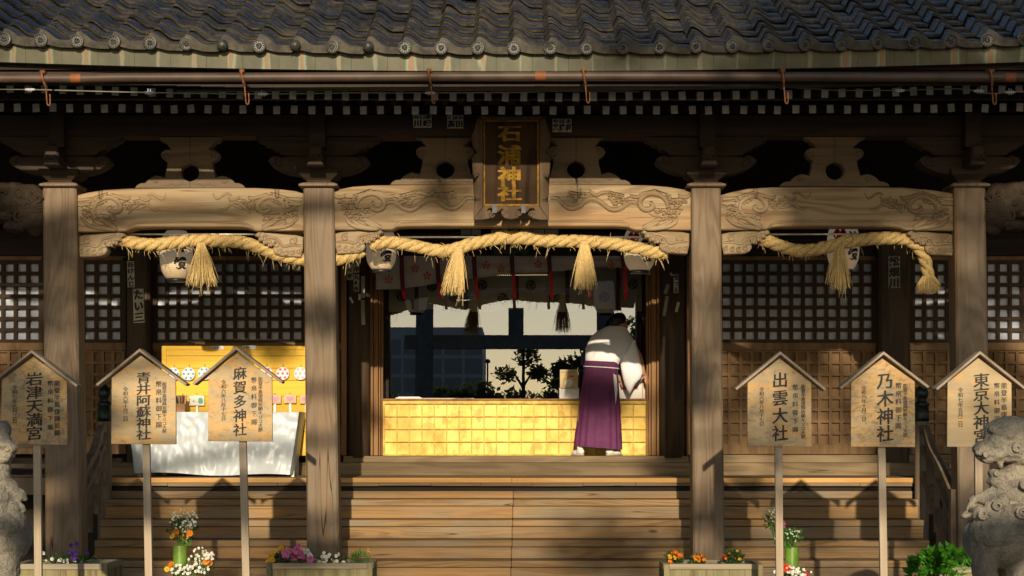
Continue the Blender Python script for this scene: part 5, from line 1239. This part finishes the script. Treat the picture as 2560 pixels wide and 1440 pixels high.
lion('stone lion dog cut by the left edge of the picture, facing right', (X(-28, Y0), 0), -18, 1020, Y0, [
    (30, 200, .10, 80, 95, .14, 25), (40, 300, .05, 100, 90, .14), (120, 320, .0, 78, 52, .09, 12), (165, 345, .0, 46, 48, .07), (110, 400, .02, 76, 56, .10), (90, 440, .0, 60, 40, .08), (60, 520, .05, 76, 62, .12), (10, 420, .08, 120, 130, .18), (60, 600, .03, 84, 70, .13), (100, 680, .04, 120, 80, .14, 20), (200, 740, .05, 90, 44, .09, 35), (50, 760, .02, 150, 110, .16), (110, 870, -.06, 46, 60, .07), (195, 865, -.03, 48, 62, .07), (20, 860, -.02, 80, 80, .1),
    (80, 1110, .10, 212, 250, .26), (130, 1000, .02, 160, 160, .2), (0, 1150, .1, 220, 260, .26), (120, 1350, .02, 100, 230, .14), (110, 1560, .0, 100, 240, .14), (-120, 1420, .15, 150, 330, .2), (120, 1760, -.03, 140, 60, .2)],
    [(60, 590, -.11, 36, 1), (110, 690, -.10, 34, -1), (40, 760, -.14, 46, 1), (110, 870, -.125, 26, 1), (190, 865, -.09, 26, -1), (150, 350, -.07, 16, 1)],
    [([(90, 640, 0), (170, 700, 0), (230, 760, .02), (284, 800, .04)], 30), ([(120, 760, -.04), (190, 800, -.02), (250, 850, .0), (280, 900, .03)], 26), ([(20, 640, -.03), (70, 720, -.06), (60, 800, -.08)], 36)])

# ================================================================ PLANTERS, FLOWERS, BAMBOO VASES
rf = random.Random(5)
def planter(label, l, r_, top, Y, dep):
    xa, xb = X(l, Y), X(r_, Y); zt_ = Z(top, Y)
    A = thing('wooden_planter', ((xa+xb)/2, Y, 0), label, 'planter', 'wooden flower troughs in front of the steps')
    mb = MB(); n = 6
    for i in range(n): a = xa + .02 + (xb-xa-.04)*i/n; mb.box(a + .001, a + (xb-xa-.04)/n - .001, Y + .012 + rf.uniform(0, .003), Y + .03, .05, zt_ - .03)
    mb.box(xa + .02, xb - .02, Y + dep - .03, Y + dep - .012, .05, zt_ - .03); mb.box(xa + .012, xa + .03, Y + .031, Y + dep - .031, .05, zt_ - .03); mb.box(xb - .03, xb - .012, Y + .031, Y + dep - .031, .05, zt_ - .03)
    build('trough_wall', mb, M['planter'], A)
    for a in (xa, xb - .045):
        for b in (Y, Y + dep - .045): mb = MB(); mb.box(a, a + .045, b, b + .045, 0, zt_ - .001); build('corner_post', mb, M['planter'], A, bevel=.004)
    mb = MB(); mb.box(xa + .046, xb - .046, Y - .006, Y + .05, zt_ - .045, zt_ + .004); mb.box(xa + .046, xb - .046, Y + dep - .05, Y + dep + .006, zt_ - .045, zt_ + .004); mb.box(xa - .004, xa + .05, Y + .046, Y + dep - .046, zt_ - .045, zt_ + .002); mb.box(xb - .05, xb + .004, Y + .046, Y + dep - .046, zt_ - .045, zt_ + .002); build('rim', mb, M['plantrim'], A, bevel=.004)
    mb = MB(); mb.box(xa + .031, xb - .031, Y + .032, Y + dep - .032, .06, zt_ - .06); build('soil', mb, M['bark'], A)
    return A, zt_
planter('wooden trough in front of the left middle pillar with pink and white flowers', 665, 931, 1409, 16.0, .55)
planter('wooden trough in front of the right middle pillar with marigolds', 1660, 1908, 1411, 16.0, .55)
planter('wooden trough at the left pillar beside the stone lion dog', 30, 270, 1411, 16.0, .6)
planter('wooden trough with a bushy green plant at the right lion dog', 2345, 2560, 1419, 16.0, .55)
def daisy(n, r, mp, mc, cone=.25):
    mb = MB()
    for i in range(n):
        a = 2*PI*i/n + rf.uniform(-.05, .05); u = Vector((math.cos(a), 0, math.sin(a))); s = Vector((-math.sin(a), 0, math.cos(a))); w = r*2.2/n + r*.05
        mb.add([tuple(u*r*.15), tuple(u*r*.62 + s*w + Vector((0, -r*.08, 0))), tuple(u*r*rf.uniform(.92, 1.05) + Vector((0, r*cone*.4, 0))), tuple(u*r*.62 - s*w + Vector((0, -r*.05, 0)))], [(0, 1, 2, 3)], 0)
    mb.ball((0, -r*.1, 0), (r*.24, r*.14, r*.24), 8, 1); return mb
def pompom(r, mp):
    mb = MB()
    for i in range(70):
        z = rf.uniform(-.5, 1); a = rf.uniform(0, 2*PI); h = math.sqrt(max(0, 1 - z*z)); d = Vector((h*math.cos(a), h*math.sin(a), z)); o = d.orthogonal().normalized(); b = d.cross(o)
        mb.add([tuple(d*r*.4 - o*r*.25), tuple(d*r*.9 - b*r*.2), tuple(d*r*1.02 + o*r*.2), tuple(d*r*.8 + b*r*.25)], [(0, 1, 2, 3)])
    mb.ball((0, 0, 0), r*.72, 8); return mb
def petunia(r):
    mb = MB(); n = 20; R = []
    for q, y in ((.12, .45), (.5, .05), (.85, -.06), (1.0, .04)):
        R.append([(r*q*(1 + .12*math.cos(5*2*PI*i/n)*q)*math.cos(2*PI*i/n), r*y + .08*r*math.sin(9*2*PI*i/n)*q, r*q*(1 + .12*math.cos(5*2*PI*i/n)*q)*math.sin(2*PI*i/n)) for i in range(n)])
    mb.rings(R, 0, False); mb.ball((0, r*.3, 0), r*.14, 6, 1); return mb
def meshes(name, mb, mats):
    o = build(name, mb, mats); me = o.data; bpy.data.objects.remove(o); return me
FL = {}
for k_, c in (('white', 'p_white'), ('yellow', 'p_yellow'), ('cream', 'p_cream'), ('orange', 'p_orange'), ('red', 'p_red')): FL['d_' + k_] = meshes('blossom', daisy(13, 1, 0, 1), [M[c], M['p_yellow'] if k_ in ('white', 'cream', 'red') else M['p_orange']])
for k_, c in (('orange', 'p_orange'), ('yellow', 'p_yellow'), ('pink', 'p_pink'), ('red', 'p_red')): FL['p_' + k_] = meshes('blossom', pompom(1, 0), [M[c]])
for k_, c in (('pink', 'p_pink'), ('white', 'p_white'), ('purple', 'p_purple')): FL['t_' + k_] = meshes('blossom', petunia(1), [M[c], M['p_yellow']])
def plant(name, label, cat, base, Y, foliage, flowers, mat='leaf', stems=True, leaf=(.014, .045), group=None):
    A = thing(name, (X(base[0], Y), Y + .15, Z(base[1], Y)), label, cat, group)
    mb = MB(); sb = MB()
    for px, py, rx, ry, n in foliage:
        for i in range(n):
            a = rf.uniform(0, 2*PI); z = rf.uniform(-1, 1); h = math.sqrt(1 - z*z); q = rf.random()**.45
            c = W(px + rx*q*h*math.cos(a), py - ry*q*z, Y) + Vector((0, .15 + .12*q*h*math.sin(a), 0))
            mb.leaf(c, (math.cos(a)*h + rf.uniform(-.5, .5), math.sin(a)*h - .4, z + .5), leaf[0]*rf.uniform(.7, 1.4), leaf[1]*rf.uniform(.6, 1.3))
    if mb.v: build('foliage', mb, M[mat], A, normals=False)
    b = W(base[0], base[1], Y) + Vector((0, .15, 0))
    for key, px, py, r in flowers:
        o = bpy.data.objects.new('blossom', FL[key]); COL.objects.link(o); o.parent = A
        dd = rf.uniform(0, .14); p_ = W(px, py, Y) + Vector((0, dd, 0)); o.location = p_ - A.location; s = r*Y/F; o.scale = (s, s, s); o.rotation_euler = (rf.uniform(-.7, .15), rf.uniform(0, 6), rf.uniform(-.5, .5))
        if stems: st = b + Vector(((p_.x - b.x)*.5, 0, 0)); sb.blade([st, st.lerp(p_, .6) + Vector((0, .02, .02)), p_ + Vector((0, .01, -.004))], .0022)
    if sb.v: build('stems', sb, M['stem'], A)
    return A
def scatter(key, cx, cy, rx, ry, n, r, seed=1):
    q = random.Random(seed); out = []
    for i in range(n):
        a = q.uniform(0, 2*PI); d = math.sqrt(q.random()); out.append((key, cx + rx*d*math.cos(a), cy + ry*d*math.sin(a), r*q.uniform(.75, 1.2)))
    return out
Yf = 16.1
plant('flowering_plant', 'pink petunias with dark leaves in the trough at the left middle pillar', 'flowers', (730, 1412), Yf, [(728, 1396, 48, 18, 260)], [('t_pink', 713, 1385, 12), ('t_pink', 708, 1394, 10), ('t_pink', 740, 1378, 12), ('t_pink', 748, 1387, 11), ('t_pink', 733, 1395, 10), ('t_pink', 774, 1401, 10), ('t_pink', 722, 1379, 9), ('t_pink', 742, 1368, 8), ('t_white', 762, 1383, 10), ('t_white', 773, 1391, 8), ('t_pink', 755, 1392, 8)])
plant('flowering_plant', 'yellow daisies at the left end of the trough by the left middle pillar', 'flowers', (685, 1412), Yf, [(690, 1402, 18, 12, 90)], [('d_yellow', 699, 1373, 9), ('d_yellow', 677, 1391, 9), ('d_yellow', 680, 1400, 9), ('d_yellow', 668, 1404, 6), ('d_yellow', 686, 1379, 6), ('d_yellow', 672, 1398, 7)])
plant('flowering_plant', 'small white daisies in the middle of the trough by the left middle pillar', 'flowers', (825, 1412), Yf, [(825, 1403, 34, 9, 120)], [('d_white', a, b, 5.5) for a, b in ((802, 1394), (808, 1383), (812, 1392), (797, 1405), (804, 1409), (815, 1400), (820, 1391), (828, 1403), (840, 1390), (846, 1386), (842, 1403), (835, 1407), (844, 1412), (858, 1406), (811, 1409), (822, 1388))])
plant('green_plant', 'small tuft of green grass-like leaves at the right end of the left middle trough', 'plant', (896, 1410), Yf, [(896, 1398, 20, 14, 320)], [('p_yellow', 918, 1374, 2.5), ('p_yellow', 915, 1380, 2.5), ('p_yellow', 880, 1382, 2.5), ('p_yellow', 920, 1382, 2.5)], 'leafb', True, (.004, .05))
plant('flowering_plant', 'orange marigolds at the left end of the right middle trough', 'flowers', (1687, 1412), Yf, [(1688, 1399, 19, 14, 160)], [('p_orange', 1691, 1383, 7), ('p_orange', 1701, 1388, 7), ('p_yellow', 1675, 1392, 7), ('p_orange', 1684, 1388, 7), ('p_orange', 1698, 1393, 6), ('p_orange', 1676, 1404, 6), ('p_yellow', 1688, 1395, 6)])
plant('flowering_plant', 'orange and yellow marigolds in front of the right middle pillar base', 'flowers', (1748, 1412), Yf, [(1748, 1404, 17, 9, 140)], [('p_orange', 1738, 1394, 6), ('p_orange', 1747, 1393, 6), ('p_orange', 1757, 1393, 6), ('p_yellow', 1748, 1402, 6), ('p_orange', 1753, 1404, 6), ('p_orange', 1760, 1400, 6), ('p_yellow', 1741, 1400, 5)])
plant('flowering_plant', 'dark leafy marigolds with few blooms at the right end of the right middle trough', 'flowers', (1835, 1412), Yf, [(1838, 1397, 26, 16, 260)], [('p_red', 1811, 1391, 6), ('p_orange', 1827, 1384, 4), ('p_yellow', 1848, 1381, 5), ('p_yellow', 1852, 1399, 5), ('p_orange', 1815, 1397, 4)])
plant('flowering_plant', 'purple pansies in the shaded trough at the left pillar', 'flowers', (190, 1412), Yf, [(150, 1402, 60, 12, 160), (180, 1404, 70, 10, 150)], [('t_purple', 168, 1366, 6), ('t_purple', 187, 1362, 6), ('t_purple', 165, 1384, 7), ('t_purple', 186, 1384, 7), ('t_purple', 184, 1396, 7), ('t_purple', 215, 1382, 6), ('t_white', 128, 1398, 5), ('t_white', 142, 1402, 5), ('t_white', 152, 1404, 4), ('t_white', 103, 1384, 6)] + scatter('t_white', 150, 1403, 40, 5, 14, 3))
plant('green_plant', 'bushy bright green plant spilling over the trough at the right lion dog', 'plant', (2380, 1420), 15.9, [(2345, 1398, 26, 14, 110), (2385, 1394, 30, 14, 130), (2420, 1404, 18, 12, 60), (2312, 1416, 22, 10, 70), (2300, 1432, 16, 10, 40), (2360, 1414, 40, 14, 170), (2378, 1436, 26, 14, 80)], [], 'leafb', False, (.06, .085))
def vase(label, l, r_, top, Y):
    A = thing('bamboo_vase', (X((l+r_)/2, Y), Y, 0), label, 'vase', 'bamboo tube vases'); xc = X((l+r_)/2, Y); r = X(r_, Y) - xc; z = Z(top, Y)
    mb = MB(); mb.lathe((xc, Y, 0), [(r, 0), (r, z - .42), (r*1.05, z - .40), (r, z - .38), (r*.98, z - .01), (r*.96, z), (r*.82, z), (r*.8, z - .05), (.001, z - .06)], 28); build('tube', mb, M['bamboo'], A, True); return A
Yv = 15.4
vase('thick green bamboo tube vase left of the steps with mixed flowers', 432, 468, 1363, Yv)
vase('green bamboo tube vase right of the steps with a pink flower', 1962, 1997, 1367, Yv)
Yv2 = Yv - .15
plant('flower_arrangement', 'tall bunch of tiny white flowers and orange daisies in the left bamboo vase', 'flowers', (450, 1366), Yv2, [(452, 1318, 34, 26, 200), (448, 1345, 18, 14, 80), (425, 1330, 14, 22, 40)], scatter('d_white', 455, 1302, 36, 28, 70, 2.8, 3) + scatter('d_white', 470, 1312, 18, 14, 26, 3.2, 4) + [('d_cream', 453, 1340, 20), ('d_yellow', 434, 1336, 12), ('d_orange', 437, 1331, 9), ('d_orange', 474, 1333, 10), ('d_yellow', 428, 1341, 9)], 'leaf', True, (.010, .035))
plant('flower_arrangement', 'low cluster of small white daisies in front of the left bamboo vase', 'flowers', (470, 1440), Yv2 - .25, [(468, 1430, 60, 16, 240)], scatter('d_white', 500, 1392, 30, 22, 42, 4, 5) + scatter('d_white', 470, 1425, 54, 14, 56, 4.2, 6) + [('d_orange', 420, 1418, 13), ('d_orange', 512, 1404, 12), ('d_orange', 518, 1410, 9), ('d_yellow', 415, 1424, 8)], 'leaf', True, (.010, .035))
plant('flower_arrangement', 'pink flower with pale small blossoms and green stems in the right bamboo vase', 'flowers', (1980, 1370), Yv2, [(1975, 1352, 26, 18, 110), (1935, 1300, 20, 22, 70), (1990, 1345, 18, 16, 60)], [('p_pink', 1953, 1314, 13)] + scatter('d_white', 1934, 1290, 22, 18, 34, 2.8, 7) + scatter('d_white', 1986, 1335, 20, 20, 22, 2.4, 8) + [('d_white', 1949, 1340, 7), ('d_white', 1945, 1348, 6)], 'leafb', True, (.014, .05))
plant('flower_arrangement', 'low cluster of white daisies and red flowers in front of the right bamboo vase', 'flowers', (1985, 1445), Yv2 - .25, [(1982, 1435, 44, 12, 180)], scatter('d_white', 1985, 1432, 46, 16, 60, 4.2, 9) + [('d_red', 1967, 1420, 13), ('d_red', 1972, 1426, 9), ('p_red', 2022, 1438, 8)], 'leaf', True, (.010, .035))

# ================================================================ CABLE along the eave
Yk = 15.45
CB = thing('light_cable', (0, Yk, Z(232, Yk)), 'thin pale cable with white plastic clips strung under the gutter', 'cable')
mb = MB(); ys = lerp_pts([(-60, 222), (85, 224), (375, 232), (660, 235), (880, 232), (1100, 232), (1300, 231), (1628, 218), (1950, 217), (2100, 226), (2250, 226), (2390, 221), (2450, 228), (2475, 235), (2530, 230), (2650, 226)])
mb.tube([W(a, ys(a), Yk) for a in range(-60, 2660, 20)], .0055, 6); build('cable', mb, M['wire'], CB, True)
for a in (75, 373, 657, 1075, 1955, 2250, 2447, 2525):
    mb = MB(); c = W(a, ys(a), Yk - .01); mb.tube([c + Vector((-.045, 0, 0)), c + Vector((-.03, 0, 0)), c + Vector((.03, 0, 0)), c + Vector((.045, 0, 0))], [.005, .012, .012, .005], 8)
    mb.box(c.x - .012, c.x - .006, c.y - .01, c.y + .01, c.z - .02, c.z + .035); mb.box(c.x + .008, c.x + .014, c.y - .01, c.y + .01, c.z - .02, c.z + .03); build('clip', mb, M['clip'], CB, True)
mb = MB(); mb.tube([W(a, 226 - 4*math.sin(PI*(a-440)/1180), Yk + .05) for a in range(440, 1630, 40)], .017, 8)
tag(build('dark_hose', mb, M['hose'], None, True), 'dark teal hose lying along the underside of the eave', 'hose')

# ================================================================ PLACE BEHIND THE CAMERA (seen mirrored in the window)
TO = thing('stone_gate', (.1, -3.0, 0), 'stone gate with two posts and crossbeams mirrored in the shop window', 'gate')
GYm = 2*20.86 + 3.0
mx = lambda px: (px-1280)*GYm/F; mz = lambda py: EYE + (1075-py)*GYm/F
for a in (1062, 1513):
    mb = MB(); mb.tube([(mx(a)*1.02, -3, 0), (mx(a), -3, mz(760))], [.24, .21], 20); build('gate_post', mb, M['torii'], TO, True)
mb = MB(); mb.box(mx(1012), mx(1560), -3.1, -2.9, mz(873), mz(838)); build('tie_beam', mb, M['torii'], TO, bevel=.01)
mb = MB(); mb.box(mx(1271), mx(1309), -3.08, -2.92, mz(838) + .002, mz(770)); build('centre_strut', mb, M['torii'], TO)
mb = MB(); mb.prism([(mx(960), mz(748)), (mx(1615), mz(748)), (mx(1650), mz(700)), (mx(1285), mz(722)), (mx(925), mz(700))], -3.2, -2.8); build('top_beam', mb, M['torii'], TO)
def mirror_pt(px, py, Y): D = 2*20.86 - Y; return ((px-1280)*D/F, Y, EYE + (1075-py)*D/F)
OB = thing('office_building', (-6, -62, 0), 'grey office block with rows of windows mirrored at the left of the shop window', 'building')
xa_, _, zt_ = mirror_pt(900, 818, -60); xb_ = mirror_pt(1206, 818, -60)[0]
mb = MB(); mb.box(xa_, xb_, -74, -60.0, 0, zt_); build('wall', mb, M['concrete'], OB)
for j in range(7):
    z = .5 + j*1.05
    if z + .8 > zt_: break
    for i in range(6): x0 = xa_ + .15 + (xb_-xa_)*i/6; mb = MB(); mb.box(x0, x0 + (xb_-xa_)/6 - .15, -60.0 + .002, -59.98, z, z + .85); build('window', mb, M['office'], OB)
rt = random.Random(21)
def tree(name, label, base, h, trunk_r, crowns, n, leaf=(.05, .11), group='trees behind the camera', mat='crown'):
    A = thing(name, base, label, 'tree', group); b = Vector(base); mb = MB()
    mb.tube([b, b + Vector((.03*h*.1, 0, h*.5)), b + Vector((0, 0, h))], [trunk_r, trunk_r*.75, trunk_r*.3], 9)
    for cx, cy, cz, rx, rz in crowns: s = b + Vector((0, 0, max(h*.3, cz*.88))); e = b + Vector((cx, cy, cz)); mb.tube([s, s.lerp(e, .5) + Vector((0, 0, .05*h)), e], [trunk_r*.5, trunk_r*.32, trunk_r*.12], 6)
    build('trunk', mb, M['bark'], A, True); mb = MB()
    for cx, cy, cz, rx, rz in crowns:
        for i in range(n):
            a = rt.uniform(0, 2*PI); z = rt.uniform(-1, 1); hh = math.sqrt(1-z*z); q = rt.random()**.5; v = Vector((rx*q*hh*math.cos(a), rx*q*hh*math.sin(a), rz*q*z))
            if noise.noise((b + v + Vector((cx, cy, cz))) * (1.6 / max(.6, rx))) < -.12: continue
            mb.leaf(b + Vector((cx, cy, cz)) + v, (rt.uniform(-1, 1), rt.uniform(-1, 1), rt.uniform(-.6, 1)), leaf[0]*rt.uniform(.7, 1.4), leaf[1]*rt.uniform(.7, 1.4))
    build('crown', mb, M[mat], A, normals=False); return A
x, y, z = mirror_pt(1308, 870, -10)
tree('garden_tree', 'slim pruned tree mirrored in the middle of the shop window', (x, y, 0), z, .09, [(0, 0, z, .35, .3), (-.45, 0, z - .75, .4, .22), (.5, .1, z - .7, .38, .22), (.1, 0, z - .35, .35, .25)], 420, (.07, .15))
x, y, z = mirror_pt(1405, 925, -10)
tree('garden_tree', 'dark conifer mirrored in the window left of the person', (x, y, 0), z, .09, [(0, 0, z, .25, .25), (0, 0, z - .4, .5, .2), (.1, 0, z - .8, .7, .2)], 420, (.08, .18))
x, y, z = mirror_pt(1450, 905, -14)
tree('garden_tree', 'taller conifer mirrored in the window behind the person', (x, y, 0), z, .1, [(0, 0, z, .4, .3), (-.2, 0, z - .6, .7, .3), (.2, 0, z - 1.1, .8, .3), (1.75, 0, z + .9, .7, .6), (1.6, 0, z + .1, .75, .6), (1.5, .1, z - .7, .8, .6), (1.9, .1, z - 1.2, .8, .5)], 420, (.08, .18))
x, y, z = mirror_pt(1165, 960, -9)
tree('shrub_tree', 'broad shrub mirrored at the left of the shop window', (x, y, 0), z - .6, .1, [(-.6, 0, z - .6, .8, .55), (.2, 0, z - .5, .8, .6), (.9, .2, z - .75, .6, .4)], 1100, (.09, .18))
for i, (a, b) in enumerate(((1030, 985), (1260, 980), (1345, 985), (1480, 975))):
    x, y, z = mirror_pt(a, b, -8 - i); tree('hedge_shrub', ['low hedge shrub mirrored at the left end of the window', 'low hedge shrub mirrored below the slim tree', 'low hedge shrub mirrored beside the poster stand', 'low hedge shrub mirrored behind the person'][i], (x, y, 0), z - .5, .06, [(-.5, 0, z - .45, .6, .5), (.3, 0, z - .4, .6, .45)], 900, (.09, .18))
LP = thing('lamp_post', mirror_pt(1219, 905, -12)[:2] + (0,), 'thin lamp post mirrored above the shrub in the window', 'lamp post')
mb = MB(); x, y, z = mirror_pt(1219, 908, -12); mb.tube([(x, y, 0), (x, y, z)], [.035, .025], 8); build('pole', mb, M['bronze'], LP); mb = MB(); mb.lathe((x, y, z), [(.03, 0), (.09, .02), (.07, .1), (.02, .12)], 12); build('lamp_head', mb, M['bronze'], LP)

# unseen tall trees, added so their crowns dim the sides and dapple the sunlight
def shade_tree(label, base, h, crowns, n): return tree('unseen_shade_tree', label, base, h, .28, crowns, n, (.13, .26), 'unseen trees added to shade the hall')
SL = math.tan(SUN_EL)
def crown_at(base, Xc, Zc, rx, rz): return (Xc - base[0], 0, Zc + (17 - base[1])*SL, rx, rz)   # crown that shades the point (Xc, 17, Zc)
b = (7.2, -12, 0); shade_tree('unseen tall tree added far to the right behind the camera for shade', b, 11, [crown_at(b, 3.2, 5.0, 1.3, .7), crown_at(b, 4.8, 4.6, 1.5, 1.3), crown_at(b, 3.2, 3.55, 1.35, .65), crown_at(b, 4.7, 2.6, 1.2, 1.1), crown_at(b, 5.2, 1.0, 1.5, 1.1), crown_at(b, 3.0, 4.25, 1.7, .4)], 950)
b = (-8.2, -14, 0); shade_tree('unseen tall tree added far to the left behind the camera for shade', b, 11, [crown_at(b, -4.7, 2.9, .95, 1.0), crown_at(b, -4.35, 1.6, .75, .55), crown_at(b, -4.9, 4.9, .9, .8), crown_at(b, -3.75, .75, .5, .45), crown_at(b, -6.2, 3, 1.6, 1.8)], 800)
b = (9.5, -20, 0); shade_tree('unseen tall thin tree added behind the right shade tree to dapple the light', b, 13, [crown_at(b, 1.1, 5.75, 2.2, .35), crown_at(b, 2.2, 2.4, 1.0, .9), crown_at(b, 2.5, 1.0, .9, .6), crown_at(b, .9, .75, .7, .3), crown_at(b, .95, 2.82, .34, .2), crown_at(b, .9, 2.86, .3, .16), crown_at(b, 1.3, 4.3, 1.0, .2), crown_at(b, -1.9, .35, .7, .3)], 170)
b = (-7.5, -7, 0); rq = random.Random(4); cr = [crown_at(b, *q) for q in ((-2.6, 3.2, .25, .14), (-1.75, 2.6, .3, .12), (-1.85, .35, .4, .22), (-3.2, .9, .3, .2), (-2.9, .35, .5, .2), (1.75, 2.0, .3, .25), (1.8, .75, .35, .3), (1.0, .55, .5, .14), (.6, 3.7, .3, .1), (-.6, 3.75, .28, .1), (2.4, 1.5, .3, .3), (-1.3, 5.0, .5, .14))]
tree('unseen_shade_tree', 'unseen tall tree with thin scattered branches added to dapple the light', b, 9.5, .2, cr, 75, (.10, .2), 'unseen trees added to shade the hall')
